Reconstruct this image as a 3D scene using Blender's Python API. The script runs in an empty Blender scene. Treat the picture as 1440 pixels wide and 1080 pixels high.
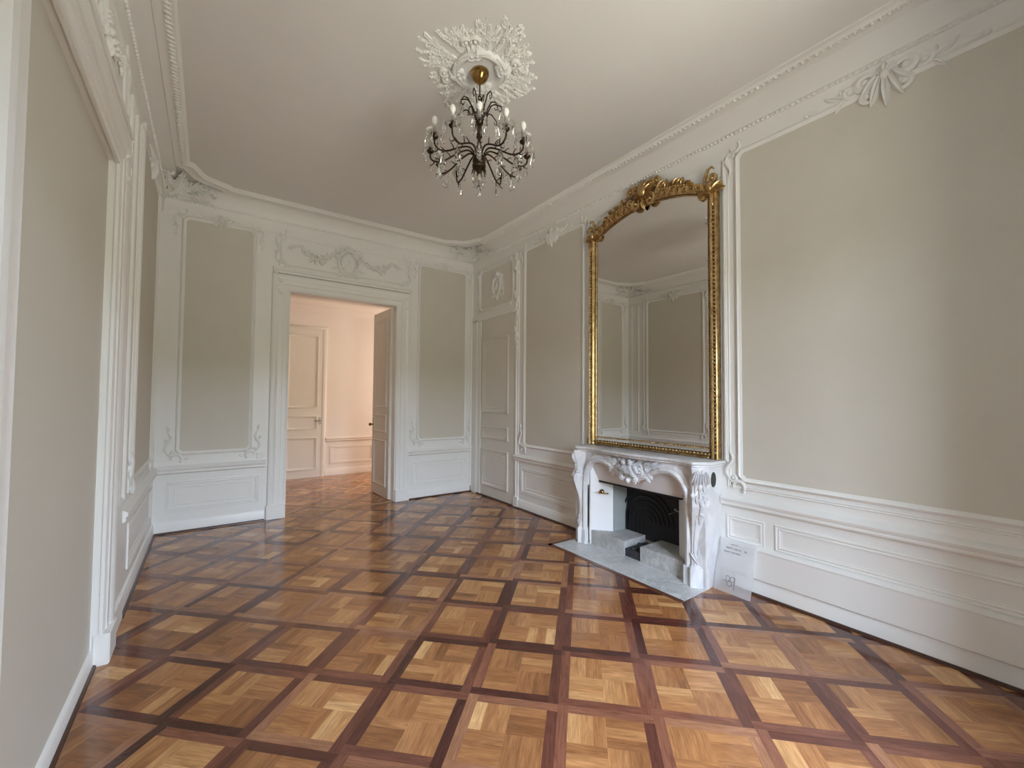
import bpy, math, random
from mathutils import Vector, Matrix
PI = math.pi
rnd = random.Random(7)
C = bpy.context.scene.collection
sc = bpy.context.scene

# ------------------------------------------------------------------ room dimensions (metres)
XL, XR, YB, YR, ZC = -0.465, 3.465, 5.94, -0.45, 3.86
CX, CY = 1.50, 2.57          # centre of the room's plan
YF = 8.60                    # far wall of the next room

# ------------------------------------------------------------------ materials
def mat(name, col=(.8, .8, .8), rough=.5, metal=0., **kw):
    m = bpy.data.materials.new(name); m.use_nodes = True
    b = m.node_tree.nodes['Principled BSDF']
    b.inputs['Base Color'].default_value = (*col, 1)
    b.inputs['Roughness'].default_value = rough
    b.inputs['Metallic'].default_value = metal
    for k, v in kw.items():
        b.inputs[k].default_value = v
    return m
def nd(m, t, **kw):
    n = m.node_tree.nodes.new(t)
    for k, v in kw.items():
        setattr(n, k, v)
    return n
def lk(m, a, b): m.node_tree.links.new(a, b)
def bs(m): return m.node_tree.nodes['Principled BSDF']
def noise(m, scale, detail=4, rough=.55, coord='Object', stretch=None, dist=0.):
    tc = nd(m, 'ShaderNodeTexCoord'); n = nd(m, 'ShaderNodeTexNoise')
    n.inputs['Scale'].default_value = scale; n.inputs['Detail'].default_value = detail
    n.inputs['Roughness'].default_value = rough; n.inputs['Distortion'].default_value = dist
    if stretch:
        mp = nd(m, 'ShaderNodeMapping'); mp.inputs['Scale'].default_value = stretch
        lk(m, tc.outputs[coord], mp.inputs['Vector']); lk(m, mp.outputs['Vector'], n.inputs['Vector'])
    else:
        lk(m, tc.outputs[coord], n.inputs['Vector'])
    return n
def ramp(m, fac, stops):
    r = nd(m, 'ShaderNodeValToRGB'); e = r.color_ramp.elements
    while len(e) < len(stops): e.new(.5)
    for i, (p, c) in enumerate(stops):
        e[i].position = p; e[i].color = (*c, 1)
    lk(m, fac, r.inputs['Fac']); return r
def bump(m, h, strength=.1, dist=.01):
    b = nd(m, 'ShaderNodeBump'); b.inputs['Strength'].default_value = strength; b.inputs['Distance'].default_value = dist
    lk(m, h, b.inputs['Height']); lk(m, b.outputs['Normal'], bs(m).inputs['Normal'])
def paint(name, c1, c2, rough=.45, sc_=3.):
    m = mat(name, c1, rough)
    n = noise(m, sc_, 5); r = ramp(m, n.outputs['Fac'], [(.3, c1), (.7, c2)])
    lk(m, r.outputs['Color'], bs(m).inputs['Base Color'])
    n2 = noise(m, 60, 3); bump(m, n2.outputs['Fac'], .06, .002)
    return m

M_WHITE = paint('white_paint', (.84, .835, .81), (.86, .855, .83), .38)
M_PLASTER = paint('white_plaster', (.83, .825, .80), (.85, .845, .82), .55)
M_BEIGE = paint('greige_wall_paint', (.645, .615, .54), (.67, .64, .565), .6)
M_REAR = paint('bounce_cut_rear_tone', (.30, .31, .29), (.32, .33, .31), .6)  # made-up dark tone for the unseen rear wall, cuts its bounced light
M_DOOR = paint('pale_door_paint', (.72, .69, .63), (.75, .72, .66), .4)
M_CEIL = paint('ceiling_paint', (.78, .77, .745), (.80, .79, .765), .7)
M_CREAM = paint('cream_wall_paint', (.80, .745, .69), (.82, .765, .71), .55)
M_SHOE = mat('dark_wood_shoe', (.06, .025, .015), .35)
M_THRESH = mat('light_oak', (.42, .24, .12), .35)
M_IRON = mat('black_cast_iron', (.012, .012, .013), .45, .3)
M_SOOT = paint('sooty_brick', (.012, .011, .011), (.03, .028, .027), .85, 8)
M_STEEL = mat('steel', (.45, .44, .42), .25, 1.)
M_BRONZE = mat('dark_bronze', (.055, .036, .022), .4, .9)
M_BRASS = mat('polished_brass', (.34, .20, .065), .18, 1.)
M_BULB = mat('opal_bulb', (.92, .91, .88), .15)
M_CANDLE = mat('candle_sleeve', (.72, .70, .64), .4)
M_TEXT = mat('dark_grey_ink', (.10, .10, .12), .5)
M_MIRROR = mat('mirror_glass', (.80, .79, .76), .0, 1.)
M_SOCKET = mat('white_plastic', (.80, .80, .78), .3)
M_GRILLE = mat('dark_grille', (.10, .10, .085), .5, .4)

M_CRYSTAL = mat('crystal', (.97, .97, .97), .02)
bs(M_CRYSTAL).inputs['Transmission Weight'].default_value = 1.; bs(M_CRYSTAL).inputs['IOR'].default_value = 1.5
M_ACRYL = mat('frosted_acrylic', (.93, .95, .97), .32)
_t = nd(M_ACRYL, 'ShaderNodeBsdfTransparent'); _l = nd(M_ACRYL, 'ShaderNodeBsdfTranslucent'); _m1 = nd(M_ACRYL, 'ShaderNodeMixShader'); _m2 = nd(M_ACRYL, 'ShaderNodeMixShader')
_l.inputs['Color'].default_value = (.92, .94, .97, 1); _m1.inputs['Fac'].default_value = .5; _m2.inputs['Fac'].default_value = .60
lk(M_ACRYL, bs(M_ACRYL).outputs[0], _m1.inputs[1]); lk(M_ACRYL, _l.outputs[0], _m1.inputs[2]); lk(M_ACRYL, _m1.outputs[0], _m2.inputs[1]); lk(M_ACRYL, _t.outputs[0], _m2.inputs[2])
lk(M_ACRYL, _m2.outputs[0], M_ACRYL.node_tree.nodes['Material Output'].inputs['Surface'])

def marble(name, base, vein, scale=4., rough=.28, lo=.50, hi=.62):
    m = mat(name, base, rough)
    a = noise(m, scale, 8, .62, stretch=(1, 1, .55), dist=1.6)
    r = ramp(m, a.outputs['Fac'], [(lo - .12, base), (lo, vein), (hi, base)])
    b = noise(m, scale * .5, 4); mx = nd(m, 'ShaderNodeMix', data_type='RGBA')
    mx.inputs['B'].default_value = (*base, 1)
    rr = ramp(m, b.outputs['Fac'], [(.35, (0, 0, 0)), (.7, (1, 1, 1))])
    lk(m, rr.outputs['Color'], mx.inputs['Factor']); lk(m, r.outputs['Color'], mx.inputs['A'])
    lk(m, mx.outputs['Result'], bs(m).inputs['Base Color']); return m
M_MARBLE = marble('veined_white_marble', (.80, .80, .805), (.60, .60, .63), 3.)
M_HEARTH = marble('grey_hearth_marble', (.66, .67, .67), (.40, .42, .42), 6., .3)
M_TILE = paint('white_enamel_panel', (.88, .88, .89), (.90, .90, .91), .25)
M_HOOD = paint('plastered_hood', (.72, .68, .67), (.74, .70, .69), .5)
M_STONE = marble('grey_firestone', (.40, .395, .385), (.58, .575, .56), 14., .75, .55, .68)
M_SLATE = paint('grey_lining', (.30, .32, .31), (.36, .38, .37), .6, 6)
M_ASH = paint('dark_ash_bed', (.02, .02, .022), (.06, .06, .065), .8, 25)

M_GOLDD = mat('bole_recess_shade', (.11, .055, .025), .5, .2)  # bole brown that also paints the shade inside the mirror frame's recess
M_GOLD = mat('gilded_wood', (.55, .33, .09), .32, .85)
_n = noise(M_GOLD, 22, 5, .6); _r = ramp(M_GOLD, _n.outputs['Fac'], [(.30, (.30, .175, .07)), (.5, (.50, .34, .15)), (.72, (.66, .49, .25))])
lk(M_GOLD, _r.outputs['Color'], bs(M_GOLD).inputs['Base Color'])

# parquet: colour comes from each plank's own tone (vertex attribute) and a grain along its length (UV in metres)
def parquet(name):
    m = mat(name, (.4, .2, .1), .2)
    at = nd(m, 'ShaderNodeAttribute', attribute_name='tone'); sp = nd(m, 'ShaderNodeSeparateColor')
    lk(m, at.outputs['Color'], sp.inputs['Color'])
    r1 = ramp(m, sp.outputs['Red'], [(0, (.28, .118, .045)), (.5, (.43, .195, .075)), (.85, (.57, .295, .118)), (1, (.70, .41, .18))])
    r2 = ramp(m, sp.outputs['Red'], [(0, (.080, .026, .019)), (.4, (.15, .052, .034)), (.75, (.25, .098, .058)), (1, (.38, .18, .095))])
    mx = nd(m, 'ShaderNodeMix', data_type='RGBA')
    lk(m, sp.outputs['Green'], mx.inputs['Factor']); lk(m, r1.outputs['Color'], mx.inputs['A']); lk(m, r2.outputs['Color'], mx.inputs['B'])
    g = noise(m, 1., 6, .6, 'UV', (9, 130, 1), .4); g2 = noise(m, 1., 4, .6, 'UV', (5, 26, 1), .8)
    ml = nd(m, 'ShaderNodeMix', data_type='RGBA', blend_type='MULTIPLY'); ml.inputs['Factor'].default_value = 1.
    gr = ramp(m, g.outputs['Fac'], [(.25, (.66, .62, .58)), (.75, (1.18, 1.18, 1.18))])
    lk(m, mx.outputs['Result'], ml.inputs['A']); lk(m, gr.outputs['Color'], ml.inputs['B'])
    m2 = nd(m, 'ShaderNodeMix', data_type='RGBA', blend_type='MULTIPLY'); m2.inputs['Factor'].default_value = 1.
    gr2 = ramp(m, g2.outputs['Fac'], [(.3, (.72, .68, .66)), (.7, (1.15, 1.15, 1.15))])
    lk(m, ml.outputs['Result'], m2.inputs['A']); lk(m, gr2.outputs['Color'], m2.inputs['B'])
    lk(m, m2.outputs['Result'], bs(m).inputs['Base Color'])
    big = noise(m, 1.6, 3); rr = nd(m, 'ShaderNodeMapRange'); rr.inputs['To Min'].default_value = .07; rr.inputs['To Max'].default_value = .19
    lk(m, big.outputs['Fac'], rr.inputs['Value']); lk(m, rr.outputs['Result'], bs(m).inputs['Roughness'])
    bs(m).inputs['IOR'].default_value = 1.6
    bump(m, g.outputs['Fac'], .05, .002)
    return m
M_FLOOR = parquet('parquet_wood')

# ------------------------------------------------------------------ mesh builder
class MB:
    def __init__(s): s.v = []; s.f = []
    def add(s, vs, fs):
        b = len(s.v); s.v += [tuple(p) for p in vs]; s.f += [tuple(b + i for i in f) for f in fs]
    def box(s, a, b):
        (x0, y0, z0), (x1, y1, z1) = a, b
        x0, x1 = sorted((x0, x1)); y0, y1 = sorted((y0, y1)); z0, z1 = sorted((z0, z1))
        s.add([(x0, y0, z0), (x1, y0, z0), (x1, y1, z0), (x0, y1, z0), (x0, y0, z1), (x1, y0, z1), (x1, y1, z1), (x0, y1, z1)],
              [(0, 3, 2, 1), (4, 5, 6, 7), (0, 1, 5, 4), (1, 2, 6, 5), (2, 3, 7, 6), (3, 0, 4, 7)])
    def bbox(s, a, b, c=.004):          # box with chamfered upper (w) edges: for wall-relief boards
        (x0, y0, z0), (x1, y1, z1) = a, b
        s.loft([[(x0, y0, z0), (x1, y0, z0), (x1, y1, z0), (x0, y1, z0)], [(x0, y0, z1 - c), (x1, y0, z1 - c), (x1, y1, z1 - c), (x0, y1, z1 - c)],
                [(x0 + c, y0 + c, z1), (x1 - c, y0 + c, z1), (x1 - c, y1 - c, z1), (x0 + c, y1 - c, z1)]])
    def loft(s, rings, caps=True, closed=True):
        n = len(rings[0]); vs = [p for r in rings for p in r]; fs = []
        for i in range(len(rings) - 1):
            for j in range(n if closed else n - 1):
                k = (j + 1) % n
                fs.append((i * n + j, i * n + k, (i + 1) * n + k, (i + 1) * n + j))
        if caps and closed:
            fs.append(tuple(range(n))[::-1]); fs.append(tuple((len(rings) - 1) * n + j for j in range(n)))
        s.add(vs, fs)
    def tube(s, pts, rad, seg=6, caps=True):
        pts = [Vector(p) for p in pts]; n = len(pts)
        if not hasattr(rad, '__len__'): rad = [rad] * n
        rings = []; up = None
        for i in range(n):
            t = (pts[min(i + 1, n - 1)] - pts[max(i - 1, 0)])
            if t.length < 1e-9: t = Vector((0, 0, 1))
            t.normalize()
            if up is None:
                up = Vector((0, 0, 1)) if abs(t.z) < .9 else Vector((1, 0, 0))
            a = up - t * up.dot(t)
            if a.length < 1e-6: a = t.orthogonal()
            a.normalize(); up = a; b = t.cross(a)
            rings.append([pts[i] + (a * math.cos(2 * PI * k / seg) + b * math.sin(2 * PI * k / seg)) * rad[i] for k in range(seg)])
        s.loft(rings, caps)
    def lathe(s, prof, c=(0, 0, 0), seg=16, ax=None):        # prof: (radius, height); ax: 3x3 axes (x, y, axis)
        cx = Vector(c); A = ax or (Vector((1, 0, 0)), Vector((0, 1, 0)), Vector((0, 0, 1)))
        rings = [[cx + A[0] * (r * math.cos(2 * PI * k / seg)) + A[1] * (r * math.sin(2 * PI * k / seg)) + A[2] * h for k in range(seg)] for r, h in prof]
        s.loft(rings)
    def ell(s, c, r, seg=8, rings=5, rot=0.):                 # ellipsoid, rot about z
        cx, cy, cz = c; co, si = math.cos(rot), math.sin(rot); R = []
        for i in range(rings + 1):
            th = PI * i / rings; sr = max(math.sin(th), .02)
            ring = []
            for k in range(seg):
                x = r[0] * sr * math.cos(2 * PI * k / seg); y = r[1] * sr * math.sin(2 * PI * k / seg)
                ring.append((cx + x * co - y * si, cy + x * si + y * co, cz - r[2] * math.cos(th)))
            R.append(ring)
        s.loft(R)
    def sweep(s, path, prof, closed=True, w0=0.):             # 2D path (u,v); prof (offset to the left, height)
        n = len(path); P = [Vector(p) for p in path]; rings = []
        for i in range(n):
            a = P[i] - P[i - 1] if (closed or i > 0) else P[1] - P[0]
            b = P[(i + 1) % n] - P[i] if (closed or i < n - 1) else P[-1] - P[-2]
            a = a.normalized(); b = b.normalized()
            na, nb = Vector((-a.y, a.x)), Vector((-b.y, b.x))
            m = (na + nb) / max(1 + na.dot(nb), .25)
            rings.append([(P[i].x + m.x * o, P[i].y + m.y * o, w0 + h) for o, h in prof])
        k = len(prof); vs = [p for r in rings for p in r]; fs = []
        for i in range(n if closed else n - 1):
            j = (i + 1) % n
            for q in range(k - 1):
                fs.append((i * k + q, j * k + q, j * k + q + 1, i * k + q + 1))
        if not closed:
            fs.append(tuple(range(k))); fs.append(tuple((n - 1) * k + q for q in range(k))[::-1])
        s.add(vs, fs)
    def plate(s, path, w0, w1):                               # filled polygon with thickness
        n = len(path)
        s.add([(u, v, w0) for u, v in path] + [(u, v, w1) for u, v in path],
              [tuple(range(n))[::-1], tuple(range(n, 2 * n))] + [(i, (i + 1) % n, n + (i + 1) % n, n + i) for i in range(n)])
    def leaf(s, u, v, ang, L, W, H, w0=0., curl=0., n=6):     # raised leaf lying on the plane
        rows = []; a = ang; pu, pv = u, v
        for i in range(n + 1):
            t = i / n; wd = W * .5 * (math.sin(PI * min(.97, .06 + t * .94)) ** .8); h = H * (math.sin(PI * (.08 + .9 * t)) ** .6)
            nx, ny = -math.sin(a), math.cos(a)
            rows.append([(pu + nx * wd, pv + ny * wd, w0), (pu + nx * wd * .5, pv + ny * wd * .5, w0 + h * .9), (pu, pv, w0 + h * .62),
                         (pu - nx * wd * .5, pv - ny * wd * .5, w0 + h * .9), (pu - nx * wd, pv - ny * wd, w0)])
            pu += math.cos(a) * L / n; pv += math.sin(a) * L / n; a += curl / n
        s.loft(rows, False, False)
    def spiral(s, u, v, ang, size, hand=1, turns=1.35, r0=.012, w0=0., n=26, tail=0.):
        """a C-scroll: starts at (u,v) heading ang and winds up into a volute of the given size"""
        pts = []; rad = []; a = ang; pu, pv = u, v; tot = turns * 2 * PI
        for i in range(n + 1):
            t = i / n
            pts.append((pu, pv, w0 + r0 * .55)); rad.append(r0 * (.55 + .6 * math.sin(PI * min(1, t * 1.25)) ) * (1 - .35 * t))
            R = size * (1 - t) ** 1.1 + size * .10; st = tot / n
            a += hand * st; pu += math.cos(a) * R * st; pv += math.sin(a) * R * st
        s.tube(pts, rad, 6)
        s.ell((pts[-1][0], pts[-1][1], w0 + r0 * .9), (r0 * .95, r0 * .95, r0 * .9), 8, 4)
        return pts
    def build(s, name, m, parent=None, M=None, org=(0, 0, 0), smooth=40, fix=True):
        me = bpy.data.meshes.new(name)
        ox, oy, oz = org
        me.from_pydata([(a - ox, b - oy, c - oz) for a, b, c in s.v], [], s.f)
        if fix:
            import bmesh
            bm = bmesh.new(); bm.from_mesh(me); bmesh.ops.recalc_face_normals(bm, faces=bm.faces[:]); bm.to_mesh(me); bm.free()
        me.materials.append(m)
        if smooth:
            me.polygons.foreach_set('use_smooth', [True] * len(me.polygons)); me.set_sharp_from_angle(angle=math.radians(smooth))
        o = bpy.data.objects.new(name, me); C.objects.link(o)
        if parent is not None: o.parent = parent
        if parent is None: o.matrix_world = (M or Matrix()) @ Matrix.Translation(org)
        return o

def tag(o, label, cat, group=None, kind=None):
    o['label'] = label; o['category'] = cat
    if group: o['group'] = group
    if kind: o['kind'] = kind
    return o
def empty(name, label, cat, M=None, org=(0, 0, 0), group=None, kind=None):
    o = bpy.data.objects.new(name, None); C.objects.link(o); o.empty_display_size = .05
    o.matrix_world = (M or Matrix()) @ Matrix.Translation(org)
    return tag(o, label, cat, group, kind)
def S(o, label, cat): return tag(o, label, cat, None, 'structure')

def frame(o, x, y, z):
    return Matrix(((x[0], y[0], z[0], o[0]), (x[1], y[1], z[1], o[1]), (x[2], y[2], z[2], o[2]), (0, 0, 0, 1)))
W_BACK = frame((0, YB, 0), (1, 0, 0), (0, 0, 1), (0, -1, 0))        # u = X
W_RIGHT = frame((XR, 0, 0), (0, -1, 0), (0, 0, 1), (-1, 0, 0))      # u = -Y
W_LEFT = frame((XL, 0, 0), (0, 1, 0), (0, 0, 1), (1, 0, 0))         # u = Y
W_FAR = frame((0, YF, 0), (1, 0, 0), (0, 0, 1), (0, -1, 0))

# ------------------------------------------------------------------ ornament vocabulary (wall coordinates u, v, w)
RIDGE = [(0, 0), (0, .010), (.006, .020), (.016, .024), (.024, .016), (.030, .013), (.038, .010), (.042, 0)]
FILLET = [(0, 0), (0, .006), (.005, .011), (.010, .006), (.014, .006), (.020, .013), (.026, .006), (.026, 0)]
DADO = [(0, 0), (0, .010), (.008, .013), (.016, .006), (.022, .011), (.030, .011), (.036, .004), (.044, .004), (.046, 0)]
def rect(u0, v0, u1, v1): return [(u0, v0), (u1, v0), (u1, v1), (u0, v1)]
def notched(u0, v0, u1, v1, r, top='ch', bot='ch'):
    """counter-clockwise rectangle whose corners are cut: ch chamfer, sc concave quarter"""
    out = []
    for (cu, cv, a0, st) in ((u0, v0, 90, bot), (u1, v0, 180, bot), (u1, v1, 270, top), (u0, v1, 0, top)):
        if st == 'sq': out.append((cu, cv)); continue
        if st == 'sc':
            for k in range(6):
                a = math.radians(a0 - 90 * k / 5); out.append((cu + r * math.cos(a), cv + r * math.sin(a)))
        else:
            for k in (0, 1):
                a = math.radians(a0 - 90 * k); out.append((cu + r * math.cos(a), cv + r * math.sin(a)))
    return out
def corner_orn(mb, u, v, su, sv, s=1., w0=0.):
    """S-scroll with leaves sitting on a panel corner; su, sv point into the panel"""
    a_in = math.atan2(sv, su)
    h = 1 if su * sv > 0 else -1
    def put(du, dv): return u + du * su * s, v + dv * sv * s
    p = put(-.035, .26); q = put(-.055, .12)
    pts = []
    for k in range(15):
        t = k / 14
        x = -.04 + .028 * math.sin(t * 2 * PI) * (1 - .2 * t) ; y = .26 - .22 * t
        pts.append((*put(x, y), w0 + .012))
    mb.tube(pts, [.007 * s + .010 * s * math.sin(PI * k / 14) for k in range(15)], 6)
    e = put(-.042, .05)
    mb.spiral(*e, math.atan2(-sv, 0), .030 * s, h, 1.2, .014 * s, w0)
    pts = []
    for k in range(13):
        t = k / 12; a = PI * (1.05 - 1.25 * t)
        pts.append((*put(.035 + .045 * math.cos(a), .0 + .05 * math.sin(a) - .02), w0 + .013))
    mb.tube(pts, [.007 * s + .010 * s * math.sin(PI * k / 12) for k in range(13)], 6)
    mb.ell((*pts[-1][:2], w0 + .012), (.014 * s, .014 * s, .012), 8, 4)
    for (x, y, da, L) in ((-.04, .27, 0, .07), (-.03, .14, .35, .06), (-.05, .16, -.4, .05), (.10, -.03, 1.35, .055)):
        a = math.atan2(sv * math.cos(da), su * math.sin(da))
        mb.leaf(*put(x, y), a, L * s, .026 * s, .014 * s, w0, .5 * h)
def centre_orn(mb, u, v, s=1., w0=0., up=-1):
    """acanthus shell with two C-scrolls and trailing sprigs, for the middle of a panel's top rail"""
    for k in range(5):
        a = math.radians(up * 90 + (k - 2) * 17)
        mb.leaf(u + (k - 2) * .010 * s, v - up * .05 * s, a, (.185 - .022 * abs(k - 2)) * s, .040 * s, .048 * s, w0, .10 * (k - 2))
    for k in range(5):
        a = math.radians(-up * 90 + (k - 2) * 24)
        mb.leaf(u, v - up * .02 * s, a, (.085 - .01 * abs(k - 2)) * s, .030 * s, .036 * s, w0, .25 * (k - 2))
    mb.ell((u, v - up * .02 * s, w0 + .022 * s), (.020 * s, .03 * s, .024 * s))
    for d in (-1, 1):
        mb.spiral(u + d * .045 * s, v - .05 * s * up, math.radians(90 - d * 90 + d * 55 * -up), .040 * s, d * up, 1.25, .020 * s, w0)
        mb.spiral(u + d * .055 * s, v + .075 * s * up, math.radians(90 - d * 90 + d * 30 * up), .030 * s, -d * up, 1.3, .016 * s, w0)
        mb.spiral(u + d * .125 * s, v - .005 * s, math.radians(90 - d * 90 - d * 40), .030 * s, d, 1.25, .015 * s, w0)
        for (x, y, a, L, c) in ((.13, .0, 10, .12, .5), (.15, .0, -25, .09, -.7), (.20, .005, 25, .09, .6), (.25, .0, -5, .10, .3), (.17, .01, 55, .06, .8)):
            mb.leaf(u + d * x * s, v + y * s, math.radians(90 - d * (90 - a)), L * s, .026 * s, .020 * s, w0, d * c)
        mb.tube([(u + d * t * s, v + .012 * s * math.sin(t * 22), w0 + .008) for t in [.1 + .03 * i for i in range(9)]], .006 * s, 5)
        mb.ell((u + d * .35 * s, v, w0 + .01 * s), (.012 * s, .012 * s, .012 * s))
def cartouche(mb, u, v, a, b, s=1., w0=0.):
    """oval shield with a rolled rim, a shell on top and acanthus round it"""
    ring = [(u + a * math.cos(t), v + b * math.sin(t), w0 + .016) for t in [2 * PI * i / 32 for i in range(33)]]
    mb.tube(ring, .014 * s, 6, False)
    ring = [(u + a * .78 * math.cos(t), v + b * .8 * math.sin(t), w0 + .012) for t in [2 * PI * i / 32 for i in range(33)]]
    mb.tube(ring, .006 * s, 5, False)
    mb.ell((u, v, w0), (a * .72, b * .75, .022), 16, 8)
    mb.tube([(u - a * .2, v - b * .3, w0 + .02), (u + a * .12, v, w0 + .026), (u - a * .1, v + b * .35, w0 + .02)], [.008, .012, .006], 6)
    for k in range(7):
        an = math.radians(90 + (k - 3) * 26)
        mb.leaf(u, v + b * .93, an, (.085 - .008 * abs(k - 3)) * s, .030 * s, .030 * s, w0, .25 * (k - 3))
    for d in (-1, 1):
        mb.spiral(u + d * a * .5, v + b * .98, math.radians(90 - d * 60), .028 * s, -d, 1.3, .013 * s, w0)
        mb.spiral(u + d * a * 1.02, v - b * .2, math.radians(-90 + d * 15), .030 * s, -d, 1.2, .013 * s, w0)
        for (t, an, L) in ((60, 60, .07), (35, 40, .08), (5, 70, .08), (-20, -40, .07), (-45, -70, .08), (-65, -30, .06)):
            tt = math.radians(t); aa = math.radians(an)
            mb.leaf(u + d * a * 1.08 * math.cos(tt), v + b * 1.08 * math.sin(tt), math.atan2(math.sin(aa), d * math.cos(aa)), L * s, .028 * s, .018 * s, w0, d * .5)
    for k in range(3):
        mb.leaf(u, v - b * .95, math.radians(-90 + (k - 1) * 35), .075 * s, .028 * s, .022 * s, w0, .3 * (k - 1))
def garland(mb, p0, p1, sag, s=1., w0=0., seed=1):
    r = random.Random(seed); n = int(math.hypot(p1[0] - p0[0], p1[1] - p0[1]) / (.022 * s))
    for i in range(n + 1):
        t = i / n; u = p0[0] + (p1[0] - p0[0]) * t; v = p0[1] + (p1[1] - p0[1]) * t - sag * 4 * t * (1 - t)
        fat = (.35 + .65 * math.sin(PI * t)) * s
        for k in range(2):
            mb.leaf(u, v, r.uniform(0, 2 * PI), .055 * fat, .026 * fat, .018 * fat, w0, r.uniform(-1, 1), 4)
        mb.ell((u + r.uniform(-.012, .012) * fat, v + r.uniform(-.014, .014) * fat, w0 + .010 * fat), (.015 * fat, .015 * fat, .014 * fat), 6, 4)
        if i % 4 == 2:
            for k in range(5):
                a = 2 * PI * k / 5; mb.ell((u + .017 * fat * math.cos(a), v + .017 * fat * math.sin(a), w0 + .014 * fat), (.010 * fat, .010 * fat, .012 * fat), 6, 4)
    mb.tube([(p0[0] + (p1[0] - p0[0]) * t, p0[1] + (p1[1] - p0[1]) * t - sag * 4 * t * (1 - t), w0 + .006) for t in [i / 12 for i in range(13)]], .007 * s, 5)
def sprig(mb, u, v, ang, L, s=1., w0=0., seed=1, curl=.0):
    """a plaster twig with paired leaves and buds"""
    r = random.Random(seed); n = max(4, int(L / (.030 * s))); a = ang; pts = [(u, v, w0 + .008 * s)]
    for i in range(n):
        a += curl / n + r.uniform(-.18, .18); u += math.cos(a) * L / n; v += math.sin(a) * L / n
        pts.append((u, v, w0 + .008 * s))
        for d in (-1, 1):
            if r.random() < .9:
                mb.leaf(u, v, a + d * r.uniform(.5, 1.0), r.uniform(.035, .06) * s, .020 * s, .017 * s, w0, -d * r.uniform(.2, 1.2), 4)
        if r.random() < .35: mb.ell((u + r.uniform(-.02, .02) * s, v + r.uniform(-.02, .02) * s, w0 + .01 * s), (.011 * s, .011 * s, .012 * s), 6, 4)
    mb.tube(pts, [.008 * s * (1 - .5 * i / n) for i in range(n + 1)], 5)
    mb.leaf(u, v, a, .05 * s, .022 * s, .016 * s, w0, 0, 4)

TRIM = [0]
def tname():
    TRIM[0] += 1; return 'trim_%d' % TRIM[0]
def wall_panel(M, u0, v0, u1, v1, label, corners=True, centre=1., outer=True, r=.05, ctop=None, lab_field=True):
    """tall moulded panel: ridge frame (with a fillet outside), painted field, corner scrolls and a carved centre piece"""
    org = ((u0 + u1) / 2, v0, 0)
    f = MB(); p = notched(u0 + .05, v0 + .04, u1 - .05, v1 - .02, r)
    f.sweep(p, RIDGE)
    if outer:
        f.sweep(rect(u0 - .03, v0 - .012, u1 + .03, v1 + .03), FILLET)
    o = S(f.build(tname(), M_WHITE, None, M, org), label, 'wall panel')
    fl = MB(); q = notched(u0 + .06, v0 + .05, u1 - .06, v1 - .03, r); fl.plate(q, -.002, .005)
    x = fl.build('panel_field', M_BEIGE, o, None, org, 0); x['label'] = 'greige painted panel field'
    if corners:
        for su, cu in ((1, u0 + .03), (-1, u1 - .03)):
            for sv, cv in ((1, v0 + .02), (-1, v1)):
                k = MB(); corner_orn(k, cu, cv, su, sv, 1. if sv > 0 else .8, .004); k.build('corner_scroll', M_PLASTER, o, None, org, 50)
    if centre:
        k = MB(); centre_orn(k, (u0 + u1) / 2, v1 - .01, centre, .006); k.build('shell_ornament', M_PLASTER, o, None, org, 50)
    return o
def dado_panel(M, u0, v0, u1, v1, label, inner=True):
    f = MB(); f.sweep(rect(u0, v0, u1, v1), DADO)
    if inner: f.sweep(rect(u0 + .075, v0 + .065, u1 - .075, v1 - .065), [(0, 0), (.003, .004), (.010, .004), (.013, 0)])
    return S(f.build(tname(), M_WHITE, None, M, ((u0 + u1) / 2, v0, 0)), label, 'dado panel')
RAIL = [(.640, 0), (.640, .018), (.648, .030), (.660, .034), (.672, .030), (.684, .040), (.700, .044), (.712, .034), (.724, .012), (.730, 0)]
def rail(M, segs, label):
    f = MB()
    for u0, u1 in segs:
        f.loft([[(u0, v, w) for v, w in RAIL], [(u1, v, w) for v, w in RAIL]])
    return S(f.build(tname(), M_WHITE, None, M, ((segs[0][0] + segs[0][1]) / 2, .64, 0)), label, 'chair rail')
BASE = [(0, 0), (0, .020), (.095, .020), (.108, .014), (.118, .012), (.124, .004), (.126, 0)]
def baseboard(name, M, segs, label):
    f = MB(); g = MB()
    for u0, u1 in segs:
        f.loft([[(u0, v, w) for v, w in BASE], [(u1, v, w) for v, w in BASE]])
        g.loft([[(u0, v, w) for v, w in ((0, .02), (0, .036), (.010, .034), (.016, .026), (.018, .02))], [(u1, v, w) for v, w in ((0, .02), (0, .036), (.010, .034), (.016, .026), (.018, .02))]])
    o = S(f.build(name, M_WHITE, None, M, ((segs[0][0] + segs[0][1]) / 2, 0, 0)), label, 'baseboard')
    x = g.build('shoe_moulding', M_SHOE, o, None, ((segs[0][0] + segs[0][1]) / 2, 0, 0)); x['label'] = 'dark wood strip along the floor'
    return o

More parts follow.
